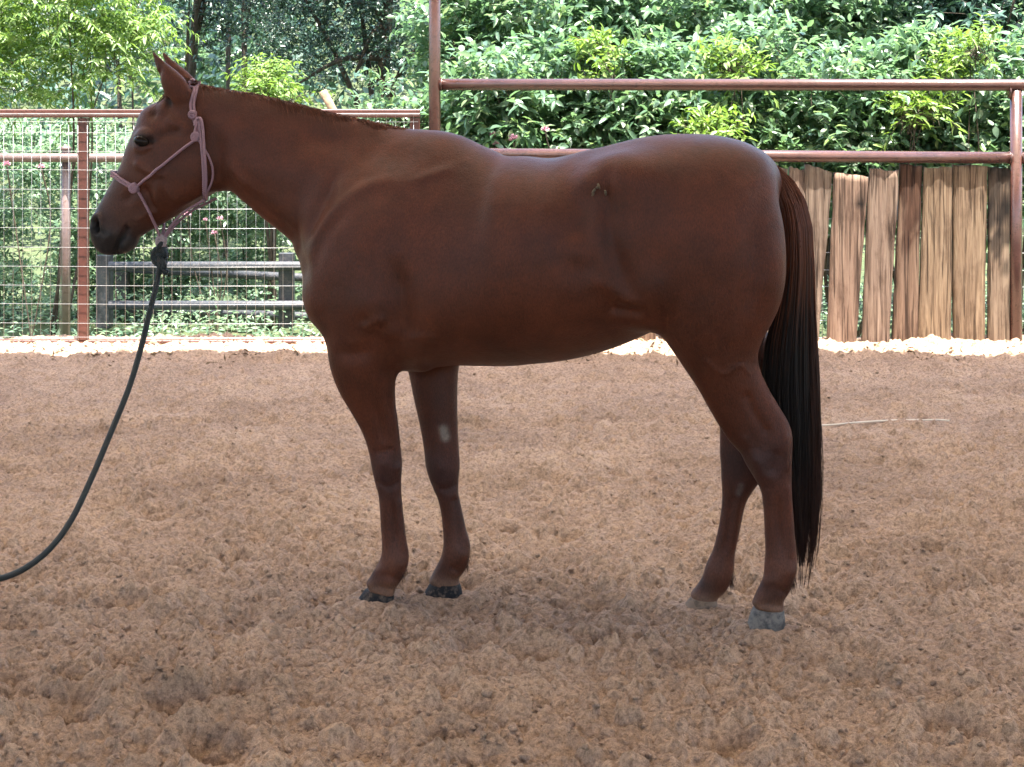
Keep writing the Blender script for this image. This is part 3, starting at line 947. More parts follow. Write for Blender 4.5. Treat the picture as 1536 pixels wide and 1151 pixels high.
    # far sunlit bushes glimpsed between the trunks
    for i, (x0, x1, yt, yb, Y, lab) in enumerate([(250, 345, 62, 150, 24.0, 'far sunlit bush glimpsed just right of the horse ears'), (330, 430, 70, 150, 25.0, 'far sunlit bush glimpsed above the poll between thin trunks')]):
        shrub('far_bush', lab, 'bush', lumps_in(x0, x1, yt, yb, Y, g, 12, (.3, .5), .6), 50 + i, 420, .3, 10, .085, .045, LG, 'small', stems=3, base=(px((x0 + x1) / 2, 0, Y)[0], Y))
    # right: thicket, front rank
    front = [(655, 800, 95, 330, 12.5, 'broad leaved bush just right of the tall post'), (775, 935, 60, 330, 12.9, 'broad leaved bush above the dip of the horse back'), (905, 1065, 70, 330, 12.6, 'broad leaved bush above the horse loin with yellow tips'),
             (1040, 1205, 55, 330, 13.0, 'broad leaved bush above the horse croup'), (1180, 1335, 80, 330, 12.7, 'broad leaved bush above the lightest planks'), (1310, 1465, 60, 330, 12.9, 'broad leaved bush above the plank with the dark stain'), (1440, 1640, 70, 330, 12.6, 'broad leaved bush behind the right hand post')]
    for i, (x0, x1, yt, yb, Y, lab) in enumerate(front):
        shrub('thicket_bush', lab, 'bush', lumps_in(x0, x1, yt, yb, Y, g, 20, (.18, .36), .4), 60 + i, 640, .28, 9, .106, .055, LR, 'broad', stems=6, group=TH_, flat=.82)
    back = [(630, 850, -55, 140, 15.2, 'tall bush at the top of the photo beside the tall post', LR), (820, 1010, -70, 120, 15.6, 'tall bush at the top of the photo over the horse back', LG), (980, 1190, -40, 130, 15.3, 'tall bush at the top of the photo over the horse croup', LR),
            (1160, 1370, -65, 120, 15.7, 'tall bush at the top of the photo left of the dark one', LG), (1330, 1560, -60, 130, 15.4, 'tall darker bush at the top right of the photo', LB), (1520, 1760, -50, 140, 15.2, 'tall bush cut off by the right edge of the photo', LR)]
    for i, (x0, x1, yt, yb, Y, lab, m) in enumerate(back):
        shrub('tall_bush', lab, 'bush', lumps_in(x0, x1, yt, yb, Y, g, 22, (.28, .50), .6), 80 + i, 760, .30, 9, .108, .058, m, 'broad', stems=6, flat=.82, sr=.025)
    # yellow-green sprays reaching out of the thicket
    for i, (x0, x1, yt, yb, Y, lab) in enumerate([(1395, 1490, 62, 125, 12.2, 'spray of yellow green leaves reaching over the top rail at the right'), (1075, 1150, 72, 118, 12.3, 'spray of yellow green leaves over the top rail above the croup'),
                                                  (850, 960, 55, 120, 12.4, 'spray of yellow green leaves over the top rail above the loin'), (1340, 1410, 142, 190, 12.0, 'pale spray of leaves hanging between the two rails at the right'), (1040, 1090, 180, 215, 12.0, 'small yellow sprig showing just above the croup')]):
        shrub('leafy_spray', lab, 'branch', lumps_in(x0, x1, yt, yb, Y, g, 6, (.06, .14), .2), 95 + i, 46, .26, 10, .085, .034, LY, 'broad', stems=3, sr=.008, flat=.75)
    # low growth on the ground beyond the fence: nobody could count it
    rng = np.random.default_rng(77)
    n = 26000
    Y = 11.15 + 5.0 * rng.random(n) ** 1.3; X = rng.uniform(-.42, .42, n) * Y
    dens = vnoise(X * 1.1, Y * 1.1, 91)
    h = np.clip(.10 + .20 * (dens + .5), .05, .4) * np.clip((Y - 10.9) / 1.2, .3, 1.6)
    pos = np.stack([X, Y, terrain_z(X, Y) + h * rng.random(n) ** .7], -1)
    me = leaf_mesh('undergrowth', pos, np.stack([rng.normal(size=n), rng.normal(size=n), rng.uniform(-.1, .9, n)], -1), np.array([0, -.2, 1.0]) + .5 * rng.normal(size=(n, 3)),
                   rng.uniform(.04, .085, n), rng.uniform(.014, .034, n), 'small')
    o = link('undergrowth', me, LM); tag(o, 'low mint green leafy growth covering the ground beyond the fence', 'undergrowth', kind='stuff')
    # wooded slope far behind, one mass
    n = 42000
    X = rng.uniform(-13, 13, n); Y = rng.uniform(19.5, 31, n)
    hh = 2.2 + 1.6 * (vnoise(X * .5, Y * .5, 92) + .5) + 1.5 * vnoise(X * 1.6, Y * 1.6, 93)
    pos = np.stack([X, Y, terrain_z(X, Y) + hh * (1 - .75 * rng.random(n) ** 1.8)], -1)
    me = leaf_mesh('far_woodland', pos, rng.normal(size=(n, 3)), np.array([0, -.4, 1.0]) + .6 * rng.normal(size=(n, 3)), rng.uniform(.12, .22, n), rng.uniform(.06, .12, n), 'small')
    o = link('far_woodland', me, LB); tag(o, 'wooded slope rising far behind the bushes', 'woodland', kind='stuff')
    # pink pom-pom flowers
    M_PETAL = mat_plain('pink_petal', (.50, .27, .34), .7, .3, 80, .3, 0)
    def flower_plant(label, base_px, Y, heads):
        b0 = px(base_px, 0, Y); bz = float(terrain_z(np.array([b0[0]]), np.array([Y]))[0])
        root = empty('flowering_plant', (b0[0], Y, bz), label, 'flower')
        for (x, y, r) in heads:
            c = px(x, y, Y)
            n = 46; d = norm(rng.normal(size=(n, 3))); d[:, 2] = np.abs(d[:, 2]) * 1.0 - .25; d = norm(d)
            me = leaf_mesh('flower', c + d * r * .25, d, rng.normal(size=(n, 3)), np.full(n, r * .85), np.full(n, r * .38), 'small')
            link('flower', me, M_PETAL, root)
            b = MB(); b.tube(catmull([(b0[0] + rng.normal(0, .05), Y + .04, bz - .03), (c[0] + .05, Y + .06, c[2] - .5), c - np.array([0, 0, r * .2])], 5), .006, 5); b.build('stalk', M_BARK, root)
    flower_plant('pink pompom flowers peeping over the rail behind the horse back', 775, 11.9, [(770, 209, .045), (740, 203, .034), (818, 195, .034), (744, 216, .028)])
    flower_plant('pink flower heads seen through the mesh under the horse throat', 320, 13.9, [(281, 322, .035), (322, 350, .032), (308, 330, .022), (330, 328, .030)])
    flower_plant('faded pink flower heads below the far pipe at the left edge', 45, 12.0, [(62, 250, .028), (10, 247, .032)])
veg()

def litter():
    rng = np.random.default_rng(9)
    n = 1500
    Y = rng.normal(10.15, .22, n); X = rng.uniform(-.36, .36, n) * Y
    keep = (Y < 10.55) & (vnoise(X * 2.5, Y * 4, 55) + rng.uniform(-.3, .3, n) > -.05)
    X, Y = X[keep], Y[keep]; n = len(X)
    pos = np.stack([X, Y, ground_h(X.copy(), Y.copy()) + .006], -1)
    me = leaf_mesh('leaf_litter', pos, np.stack([rng.normal(size=n), rng.normal(size=n), .35 * rng.normal(size=n)], -1), np.array([0, 0, 1.0]) + .5 * rng.normal(size=(n, 3)), rng.uniform(.02, .06, n), rng.uniform(.008, .025, n), 'small')
    o = link('leaf_litter', me, mat_plain('dry_leaf', (.13, .085, .05), .8, .2, 40, .5, 0))
    tag(o, 'dry brown leaf litter strewn on the sand along the fence foot', 'leaf litter', kind='stuff')
litter()

# ------------------------------------------------------------------ the horse: one continuous body grown from traced sections
H_G = 0.0062
U0, V0, Z0 = -1.70, -0.37, -0.04
NU, NV, NZ = int(2.62 / H_G), int(0.74 / H_G), int(1.86 / H_G)
gu = U0 + H_G * np.arange(NU); gv = V0 + H_G * np.arange(NV); gz = Z0 + H_G * np.arange(NZ)
FIELD = np.full((NU, NV, NZ), 0.6, np.float32)

def smin_into(sl, f, k):
    a = FIELD[sl]
    if k <= 0:
        np.minimum(a, f, out=a)
    else:
        h = np.maximum(k - np.abs(a - f), 0) / k
        FIELD[sl] = np.minimum(a, f) - h * h * (k * 0.25)

def loft(st, vpx, k=0.03, p=2.0, cap0=0.03, cap1=0.03, mirror=False, blur=0):
    """st: (front px, back px, half width, v centre, egg). Sections are read in the vertical plane vpx."""
    rows = []
    for s in st:
        f, b, w, vc = s[:4]; e = s[4] if len(s) > 4 else 0.0
        vp = s[5] if len(s) > 5 else vpx
        a, c = P(*f, vp), P(*b, vp)
        rows.append([a[0], a[1], c[0], c[1], w, vc, e])
    D = catmull(rows, 7)
    C = (D[:, 0:2] + D[:, 2:4]) / 2
    Hh = np.linalg.norm(D[:, 0:2] - D[:, 2:4], axis=1) / 2
    N = (D[:, 0:2] - D[:, 2:4]) / (2 * Hh[:, None])
    m = Hh.max() * 1.9 + 0.03
    i0 = max(0, int((C[:, 0].min() - m - U0) / H_G)); i1 = min(NU, int((C[:, 0].max() + m - U0) / H_G) + 1)
    k0 = max(0, int((C[:, 1].min() - m - Z0) / H_G)); k1 = min(NZ, int((C[:, 1].max() + m - Z0) / H_G) + 1)
    UU, ZZ = np.meshgrid(gu[i0:i1], gz[k0:k1], indexing='ij')
    A = np.full(UU.shape, 9.0); SN = np.zeros(UU.shape); WW = np.full(UU.shape, .05); VC = np.zeros(UU.shape); EG = np.zeros(UU.shape); SS = np.full(UU.shape, .05)
    M = len(C) - 1
    for q in range(M):
        c0, c1 = C[q], C[q + 1]
        d = c1 - c0; L2 = d @ d + 1e-12
        hm = max(Hh[q], Hh[q + 1]) * 1.9 + .02
        a0 = np.searchsorted(gu[i0:i1], min(c0[0], c1[0]) - hm); a1 = np.searchsorted(gu[i0:i1], max(c0[0], c1[0]) + hm)
        b0 = np.searchsorted(gz[k0:k1], min(c0[1], c1[1]) - hm); b1 = np.searchsorted(gz[k0:k1], max(c0[1], c1[1]) + hm)
        if a1 <= a0 or b1 <= b0: continue
        sl = (slice(a0, a1), slice(b0, b1))
        pu, pz = UU[sl] - c0[0], ZZ[sl] - c0[1]
        traw = (pu * d[0] + pz * d[1]) / L2
        t = np.clip(traw, 0, 1)
        h = Hh[q] + (Hh[q + 1] - Hh[q]) * t
        du, dz = pu - t * d[0], pz - t * d[1]
        nrm = N[q][None, None] * (1 - t[..., None]) + N[q + 1][None, None] * t[..., None]
        Ld = math.sqrt(L2)
        capa = cap0 if q < 4 else .045
        capb = cap1 if q > M - 5 else .045
        ax = np.where(traw < 0, traw * Ld / capa, np.where(traw > 1, (traw - 1) * Ld / capb, 0))
        axm = np.where(traw < 0, traw * Ld, np.where(traw > 1, (traw - 1) * Ld, 0))
        dist2 = np.maximum(du ** 2 + dz ** 2 - axm ** 2, 0) / h ** 2 + ax ** 2
        a = np.sqrt(dist2)
        sn = (du * nrm[..., 0] + dz * nrm[..., 1]) / h
        better = a < A[sl]
        for arr, val in ((A, a), (SN, sn), (WW, D[q, 4] + (D[q + 1, 4] - D[q, 4]) * t), (VC, D[q, 5] + (D[q + 1, 5] - D[q, 5]) * t), (EG, D[q, 6] + (D[q + 1, 6] - D[q, 6]) * t)):
            arr[sl] = np.where(better, val, arr[sl])
        SS[sl] = np.where(better, np.minimum(h, D[q, 4] + (D[q + 1, 4] - D[q, 4]) * t), SS[sl])
    if blur:
        def box(a):
            for _ in range(2):
                b_ = np.pad(a, blur, 'edge'); n_ = 2 * blur + 1
                a = sum(b_[i:i + a.shape[0], blur:-blur] for i in range(n_)) / n_
                b_ = np.pad(a, blur, 'edge')
                a = sum(b_[blur:-blur, i:i + a.shape[1]] for i in range(n_)) / n_
            return a
        A, SN, WW, VC, EG, SS = (box(q_) for q_ in (np.minimum(A, 3), SN, WW, VC, EG, SS))
    WE = WW * (1 - EG * np.clip(SN, -1.2, 1.2))
    for sg in ((1, -1) if mirror else (1,)):
        vc = VC * sg
        lo = (vc - WW * 2).min(); hi = (vc + WW * 2).max()
        j0 = max(0, int((lo - V0) / H_G)); j1 = min(NV, int((hi - V0) / H_G) + 1)
        vv = gv[j0:j1][None, :, None]
        r = (np.abs(A[:, None, :]) ** p + np.abs((vv - vc[:, None, :]) / WE[:, None, :]) ** p) ** (1 / p)
        f = ((r - 1) * SS[:, None, :]).astype(np.float32)
        smin_into((slice(i0, i1), slice(j0, j1), slice(k0, k1)), f, k)

def blob(c, v, rad, k=0.04, ang=0.0, sub=False, mirror=True, vpx=None):
    """ellipsoid at photo pixel c on plane v; rad = (along, across, lateral)"""
    u, z = P(*c, v if vpx is None else vpx)
    m = max(rad) * 1.6 + .02 + 1.2 * k
    for sg in ((1, -1) if mirror else (1,)):
        i0 = max(0, int((u - m - U0) / H_G)); i1 = min(NU, int((u + m - U0) / H_G) + 1)
        j0 = max(0, int((v * sg - m - V0) / H_G)); j1 = min(NV, int((v * sg + m - V0) / H_G) + 1)
        k0 = max(0, int((z - m - Z0) / H_G)); k1 = min(NZ, int((z + m - Z0) / H_G) + 1)
        a = gu[i0:i1][:, None, None] - u; b = gv[j0:j1][None, :, None] - v * sg; c_ = gz[k0:k1][None, None, :] - z
        x = a * math.cos(ang) + c_ * math.sin(ang); y = -a * math.sin(ang) + c_ * math.cos(ang)
        r = np.sqrt((x / rad[0]) ** 2 + (y / rad[1]) ** 2 + (b / rad[2]) ** 2)
        f = ((r - 1) * min(rad)).astype(np.float32)
        sl = (slice(i0, i1), slice(j0, j1), slice(k0, k1))
        if sub:
            a_ = FIELD[sl]; g = -f
            h = np.maximum(k - np.abs(a_ - g), 0) / k
            FIELD[sl] = np.maximum(a_, g) + h * h * (k * .25)
        else:
            smin_into(sl, f, k)

# trunk
loft([((482, 352), (480, 455), .105, 0), ((500, 292), (490, 512), .165, 0, .12), ((545, 232), (535, 545), .205, 0, .22), ((597, 202), (592, 557), .225, 0, .30),
      ((640, 193.5), (640, 556), .236, 0, .30), ((690, 215), (695, 552), .25, 0, .20), ((735, 236), (745, 549), .268, 0, .08), ((775, 234), (785, 546), .280, 0, .0),
      ((815, 236.5), (825, 542), .284, 0), ((855, 234), (862, 533), .282, 0), ((895, 225), (902, 518), .272, 0), ((940, 212), (945, 495), .262, 0, .02),
      ((985, 203), (990, 465), .258, 0, .02), ((1030, 200), (1040, 450), .255, 0, .04), ((1075, 204), (1085, 440), .25, 0, .06), ((1115, 219), (1120, 430), .22, 0, .10), ((1143, 243), (1140, 415), .16, 0, .12)],
     0.0, 0.0, 2.15, .05, .045, blur=2)
# neck
loft([((594, 218), (512, 448), .120, 0, .18), ((566, 187), (476, 396), .108, 0, .25), ((520, 176.5), (446, 366), .096, 0, .30), ((470, 164), (417, 340), .084, 0, .33), ((425, 152), (390, 314), .078, 0, .34),
      ((385, 142), (364, 290), .075, 0, .32), ((347, 134.5), (340, 283), .072, 0, .28), ((318, 130), (314, 268), .066, 0, .2), ((290, 125), (290, 245), .058, 0, .1), ((268, 125), (274, 225), .052, 0, .0)], 0.0, .035, 2.1, .03, .02, blur=2)
# head
loft([((286, 123), (318, 225), .050, 0, 0), ((262, 129), (320, 262), .066, 0, -.05), ((240, 144), (312, 292), .080, 0, -.02), ((229, 168), (294, 305), .086, 0, .0), ((216, 194), (277, 317), .084, 0, .02), ((203, 221), (260, 329), .076, 0, .04),
      ((186, 250), (240, 340), .064, 0, .06), ((167, 279), (222, 349), .054, 0, .05), ((151, 305), (209, 356), .050, 0, .02), ((142, 325), (203, 364), .052, 0, 0), ((141, 343), (197, 372), .050, 0, 0), ((154, 362), (188, 378), .038, 0, 0)],
     0.0, .028, 2.35, .02, .012)
blob((272, 262), -.056, (.105, .082, .030), .03, 0.6)                       # cheek
blob((189, 368), 0, (.036, .024, .036), .015, 0.5, mirror=False)             # chin
blob((169, 367), 0, (.030, .020, .040), .015, 0.5, mirror=False)             # upper lip
blob((147, 337), -.034, (.030, .022, .020), .018, 1.0)                       # nostril wing
blob((216, 210), -.070, (.034, .027, .020), .018, 0.35)                      # brow and eye socket
blob((255, 162), 0, (.036, .026, .055), .02, 1.0, mirror=False)                # forehead
# ears
def ear(v, dx):
    loft([((250 + dx, 158), (286 + dx, 146), .026, v * .8), ((246 + dx, 141), (283 + dx, 130), .027, v * .92), ((242.5 + dx, 126), (272 + dx, 117), .026, v), ((239 + dx, 112), (259 + dx, 106), .020, v * 1.02), ((235.5 + dx, 99), (247 + dx, 96), .012, v * 1.0), ((232.5 + dx, 87), (236 + dx, 86), .004, v * .97)],
         v, .014, 2.0, .012, .012)
ear(-.048, 0)
ear(.048, 15)
blob((237, 116), -.066, (.036, .007, .013), .008, 1.30, sub=True, mirror=False)
# shoulder and fore limbs
blob((545, 395), -.145, (.165, .105, .062), .10, 1.05)                       # shoulder
blob((556, 462), -.155, (.125, .085, .062), .05, 0.25)                       # triceps
blob((490, 445), -.085, (.060, .085, .085), .05)                             # breast muscle
loft([((494, 470), (605, 490), .070, -.135), ((496, 512), (602, 520), .075, -.135), ((500, 545), (598, 545), .068, -.13), ((510, 574), (596, 575), .060, -.122), ((527, 608), (595, 606), .050, -.112), ((543, 642), (598, 641), .042, -.102),
      ((552, 674), (600, 673), .039, -.094), ((556, 697), (601.5, 695), .041, -.09), ((561, 722), (600, 720), .039, -.088), ((566.5, 745), (600.5, 744), .031, -.087), ((569, 783), (604, 779), .027, -.086), ((571, 818), (608, 814), .029, -.085),
      ((570, 838), (611.5, 838), .035, -.085), ((563, 858), (605, 858), .033, -.085), ((553, 873), (594, 876), .034, -.085), ((545, 886), (590, 889), .041, -.085)],
     -.10, .03, 2.1, .05, .006)
loft([((588, 470), (700, 490), .070, .135), ((598, 515), (694, 520), .072, .13), ((607, 545), (687, 545), .064, .125), ((613, 567), (685, 565), .058, .118), ((620, 597), (685, 596), .052, .11), ((630, 637), (686.5, 634), .043, .10),
      ((637, 674), (689, 671), .039, .093), ((640, 698), (690.5, 694), .041, .09), ((648, 722), (688.5, 718), .039, .088), ((657, 742), (689, 739), .031, .087), ((663, 768), (695, 766), .027, .086), ((666, 795), (701, 794), .028, .085),
      ((666.5, 819), (707, 818), .034, .085), ((662, 842), (703, 839), .034, .085), ((653, 860), (690, 858), .033, .085), ((644, 875), (691, 878), .041, .085)],
     .10, .03, 2.1, .05, .006)
# hind limbs: haunch and gaskin
UPPER = [((965, 300), (1140, 272), .070, -.100), ((958, 345), (1168, 305), .104, -.130), ((962, 402), (1178, 368), .118, -.142), ((970, 458), (1173, 428), .112, -.142), ((990, 496), (1157, 482), .098, -.138), ((1017, 527), (1142, 528), .082, -.132)]
loft(UPPER + [((1040, 560), (1141, 562), .068, -.127), ((1060, 597), (1155, 598), .054, -.122), ((1080, 630), (1174, 632), .046, -.118), ((1101, 660), (1189, 655), .043, -.115), ((1114, 684), (1189, 684), .044, -.113),
      ((1131, 713), (1188, 714), .038, -.112), ((1141, 738), (1188, 739), .032, -.111), ((1145, 775), (1190.5, 777), .029, -.11), ((1147, 820), (1194, 824), .031, -.11), ((1146, 850), (1196, 850), .038, -.11), ((1143, 876), (1189, 876), .036, -.11),
      ((1133, 898), (1176, 898), .036, -.11), ((1126, 913), (1176, 916), .043, -.11)], -.13, .07, 2.1, .10, .006)
UP2 = [(a, b, w, -vc, 0, -.13) for (a, b, w, vc) in UPPER]
loft(UP2 + [((1066, 545), (1172, 545), .068, .127), ((1072, 590), (1172, 588), .055, .122), ((1078, 628), (1170, 625), .047, .12), ((1080, 660), (1166, 648), .043, .12), ((1079, 688), (1158, 686), .043, .12), ((1081, 720), (1137, 716), .038, .12), ((1083, 746), (1120, 752), .031, .12),
      ((1078, 790), (1111, 790), .028, .12), ((1069, 826), (1103, 830), .030, .12), ((1058, 852), (1101, 856), .037, .12), ((1052, 873), (1094, 872), .035, .12), ((1042, 887), (1078, 891), .034, .12), ((1033, 898), (1076, 903), .042, .12)],
     .12, .07, 2.1, .10, .006)
blob((972, 430), -.175, (.075, .11, .060), .05, -0.3)                        # stifle
blob((1160, 676), -.113, (.050, .034, .034), .02, 1.3, mirror=False)         # point of hock
blob((1146, 268), 0, (.06, .045, .05), .04, -0.7, mirror=False)              # dock
blob((930, 266), -.185, (.07, .05, .05), .10)                              # hip point

def surface_nets(F):
    ins = F < 0
    n0, n1, n2 = F.shape
    def cs(a, i, j, k): return a[i:n0 - 1 + i, j:n1 - 1 + j, k:n2 - 1 + k]
    cnt = np.zeros((n0 - 1, n1 - 1, n2 - 1), np.uint8)
    for i in (0, 1):
        for j in (0, 1):
            for k in (0, 1): cnt += cs(ins, i, j, k)
    act = (cnt > 0) & (cnt < 8)
    idx = np.argwhere(act)
    ids = np.full(act.shape, -1, np.int32); ids[act] = np.arange(len(idx))
    pos = np.zeros((len(idx), 3)); w = np.zeros(len(idx))
    c = np.array([[i, j, k] for i in (0, 1) for j in (0, 1) for k in (0, 1)])
    for a in range(8):
        for b in range(a + 1, 8):
            if np.abs(c[a] - c[b]).sum() != 1: continue
            fa = F[tuple((idx + c[a]).T)]; fb = F[tuple((idx + c[b]).T)]
            x = (fa < 0) != (fb < 0)
            t = np.where(x, fa / np.where(x, fa - fb, 1), 0)
            p = c[a] + t[:, None] * (c[b] - c[a])
            pos += p * x[:, None]; w += x
    V = idx + pos / w[:, None]
    Q = []
    for ax in range(3):
        o1, o2 = [(1, 2), (2, 0), (0, 1)][ax]
        sa = [slice(None)] * 3; sb = [slice(None)] * 3
        sa[ax] = slice(0, -1); sb[ax] = slice(1, None)
        A, B = ins[tuple(sa)], ins[tuple(sb)]
        e = np.argwhere(A != B)
        ok = (e[:, o1] > 0) & (e[:, o2] > 0) & (e[:, o1] < F.shape[o1] - 1) & (e[:, o2] < F.shape[o2] - 1)
        e = e[ok]
        fl = A[tuple(e.T)]
        def cell(d1, d2):
            q = e.copy(); q[:, o1] -= d1; q[:, o2] -= d2
            return ids[tuple(q.T)]
        q = np.stack([cell(1, 1), cell(0, 1), cell(0, 0), cell(1, 0)], 1)
        q = np.where(fl[:, None], q, q[:, ::-1])
        Q.append(q)
    return V, np.concatenate(Q)

def seg_dist(pts, poly):
    best = np.full(len(pts), 9.0)
    poly = np.asarray(poly, float)
    if len(poly) == 1: return np.linalg.norm(pts - poly[0], axis=1)
    for a, b in zip(poly[:-1], poly[1:]):
        d = b - a
        t = np.clip(((pts - a) @ d) / (d @ d + 1e-12), 0, 1)
        best = np.minimum(best, np.linalg.norm(pts - a - t[:, None] * d, axis=1))
    return best

def vert_normals(V, Q):
    n = np.cross(V[Q[:, 2]] - V[Q[:, 0]], V[Q[:, 3]] - V[Q[:, 1]])
    N = np.zeros_like(V)
    for k in range(4):
        for a in range(3): N[:, a] += np.bincount(Q[:, k], n[:, a], len(V))
    return N / (np.linalg.norm(N, axis=1)[:, None] + 1e-12)

def smooth_mesh(V, Q, it, lam=0.5):
    e = np.concatenate([Q[:, [0, 1]], Q[:, [1, 2]], Q[:, [2, 3]], Q[:, [3, 0]]])
    deg = np.bincount(e[:, 0], minlength=len(V)) + np.bincount(e[:, 1], minlength=len(V))
    for _ in range(it):
        S = np.zeros_like(V)
        for a in range(3):
            S[:, a] = np.bincount(e[:, 0], V[e[:, 1], a], len(V)) + np.bincount(e[:, 1], V[e[:, 0], a], len(V))
        V = V + lam * (S / deg[:, None] - V)
    return V

HV, HQ = surface_nets(FIELD)
HV = HV * H_G + np.array([U0, V0, Z0])
FIELD = None
HV = smooth_mesh(HV, HQ, 3)
HN = vert_normals(HV, HQ)

FEAT = [  # polyline px, plane v, sigma m, amplitude m (+ ridge, - hollow)
    ([(458, 405), (470, 362), (490, 332), (515, 305), (545, 283), (580, 271), (600, 273), (625, 268)], -.17, .016, .0075),
    ([(600, 273), (625, 270), (650, 261), (690, 250)], -.18, .012, .005),
    ([(452, 385), (466, 345), (484, 305), (500, 268), (520, 238)], -.13, .018, -.013),
    ([(470, 420), (482, 375), (500, 340), (530, 312)], -.18, .016, -.005),
    ([(335, 270), (380, 300), (425, 340), (458, 380)], -.09, .014, -.005),
    ([(345, 225), (390, 250), (440, 262), (490, 250)], -.10, .035, .006),
    ([(420, 205), (480, 212), (540, 222)], -.10, .028, -.009),
    ([(560, 225), (600, 235)], -.13, .035, -.010),
    ([(592, 370), (604, 430), (608, 490), (596, 545)], -.22, .030, -.020),
    ([(560, 455)], -.22, .045, .010), ([(552, 487), (575, 478)], -.22, .012, .007), ([(548, 480)], -.22, .012, -.007),
    ([(590, 500)], -.2, .020, .010),
    ([(495, 520), (530, 532), (570, 520)], -.2, .018, -.008),
    ([(625, 530)], -.23, .035, .009), ([(600, 515), (640, 505), (665, 520)], -.23, .008, .003),
    ([(935, 222), (912, 262), (910, 310), (918, 365), (932, 410), (958, 462)], -.26, .020, -.015),
    ([(900, 280), (896, 330), (903, 385), (925, 430)], -.26, .016, .004),
    ([(870, 270), (862, 330), (866, 380)], -.28, .045, -.014),
    ([(870, 425), (910, 425), (945, 455), (975, 490)], -.22, .018, .006),
    ([(925, 462), (958, 466)], -.2, .014, -.015),
    ([(985, 435)], -.25, .05, .010),
    ([(1118, 300), (1132, 370), (1124, 440), (1103, 510)], -.25, .022, -.011),
    ([(1150, 330), (1158, 400), (1140, 470)], -.22, .03, .006),
    ([(1060, 540), (1085, 560), (1112, 548), (1122, 560)], -.18, .006, .0035),
    ([(1122, 595), (1132, 620), (1148, 645)], -.16, .010, -.007),
    ([(1165, 684), (1160, 705)], -.15, .013, -.008), ([(1135, 690), (1150, 715)], -.15, .012, .006),
    ([(1166, 735), (1169, 790), (1174, 838)], -.14, .0065, -.0085), ([(1183, 735), (1187, 832)], -.14, .007, .005), ([(1152, 740), (1156, 830)], -.14, .008, .003),
    ([(588, 745), (592, 790), (597, 832)], -.11, .0065, -.0085), ([(600, 755), (604, 822)], -.11, .007, .005), ([(576, 750), (581, 825)], -.11, .008, .003),
    ([(577, 698)], -.13, .018, .006), ([(566, 726), (582, 732), (596, 726)], -.13, .008, -.006), ([(599, 703)], -.11, .011, .008), ([(566, 678), (584, 676)], -.13, .009, -.004),
    ([(682, 752), (690, 815)], .06, .0065, -.007), ([(694, 762), (703, 815)], .06, .007, .004), ([(662, 700)], .06, .018, .005), ([(650, 730), (668, 734), (684, 728)], .06, .008, -.005),
    ([(1098, 750), (1088, 825)], .09, .0065, -.006), ([(1108, 755), (1100, 825)], .09, .006, .004),
    ([(560, 590), (572, 640), (580, 680)], -.14, .012, -.006), ([(590, 570), (592, 620), (594, 665)], -.14, .010, .004),
    ([(604, 846)], -.10, .013, .006), ([(585, 862), (596, 868)], -.10, .008, -.007), ([(560, 858), (575, 852)], -.10, .009, .004), ([(552, 884), (570, 880), (588, 886)], -.11, .007, -.004),
    ([(1188, 858)], -.13, .014, .006), ([(1172, 884), (1180, 890)], -.13, .008, -.007), ([(1150, 872), (1162, 868)], -.13, .010, .005), ([(1132, 910), (1150, 904), (1170, 910)], -.13, .007, -.004),
    ([(697, 832)], .07, .012, .005), ([(682, 850), (690, 856)], .07, .008, -.006),
    ([(1120, 660), (1132, 690), (1140, 716)], -.15, .012, .005), ([(1150, 650), (1150, 676)], -.15, .014, -.005), ([(1178, 655), (1182, 700)], -.14, .010, .006),
    ([(735, 310), (728, 440)], -.28, .016, .002), ([(775, 310), (768, 450)], -.28, .016, .0022), ([(815, 310), (810, 450)], -.28, .016, .0022), ([(850, 310), (846, 440)], -.28, .016, .002),
    # head
    ([(205, 247), (222, 256), (245, 262)], -.08, .009, .006), ([(240, 205), (262, 198)], -.085, .012, -.006), ([(228, 172)], -.07, .011, -.006), ([(252, 180), (275, 195)], -.085, .012, .004),
    ([(322, 185), (326, 225), (320, 268), (306, 296)], -.08, .022, -.009), ([(340, 235), (356, 265), (375, 290)], -.08, .012, .006),
    ([(236, 300), (245, 275), (262, 300)], -.07, .012, .004), ([(222, 285), (232, 312)], -.06, .010, -.007), ([(190, 300), (205, 285)], -.06, .012, -.004), ([(208, 330), (228, 318)], -.05, .010, .004),
    ([(143, 334), (145, 346)], -.05, .0085, -.020), ([(136, 330), (142, 323), (150, 327), (153, 342), (148, 352)], -.05, .006, .005),
    ([(171, 380), (176, 367), (183, 356), (190, 343)], -.045, .0060, -.011), ([(160, 358), (168, 350)], -.045, .010, .004), ([(186, 372), (192, 360)], -.04, .009, .004),
    ([(198, 204), (207, 196), (219, 196), (230, 206)], -.085, .006, .002), ([(200, 222), (211, 227), (226, 220)], -.085, .005, .003), ([(203, 211), (213, 212), (225, 211)], -.085, .008, -.010),
    ([(248, 150), (252, 156)], -.06, .008, -.012),
]
side = np.sign(HV[:, 1])
face = np.clip((HN[:, 1] * side - 0.15) / 0.4, 0, 1)
uz = HV[:, [0, 2]]
disp = np.zeros(len(HV))
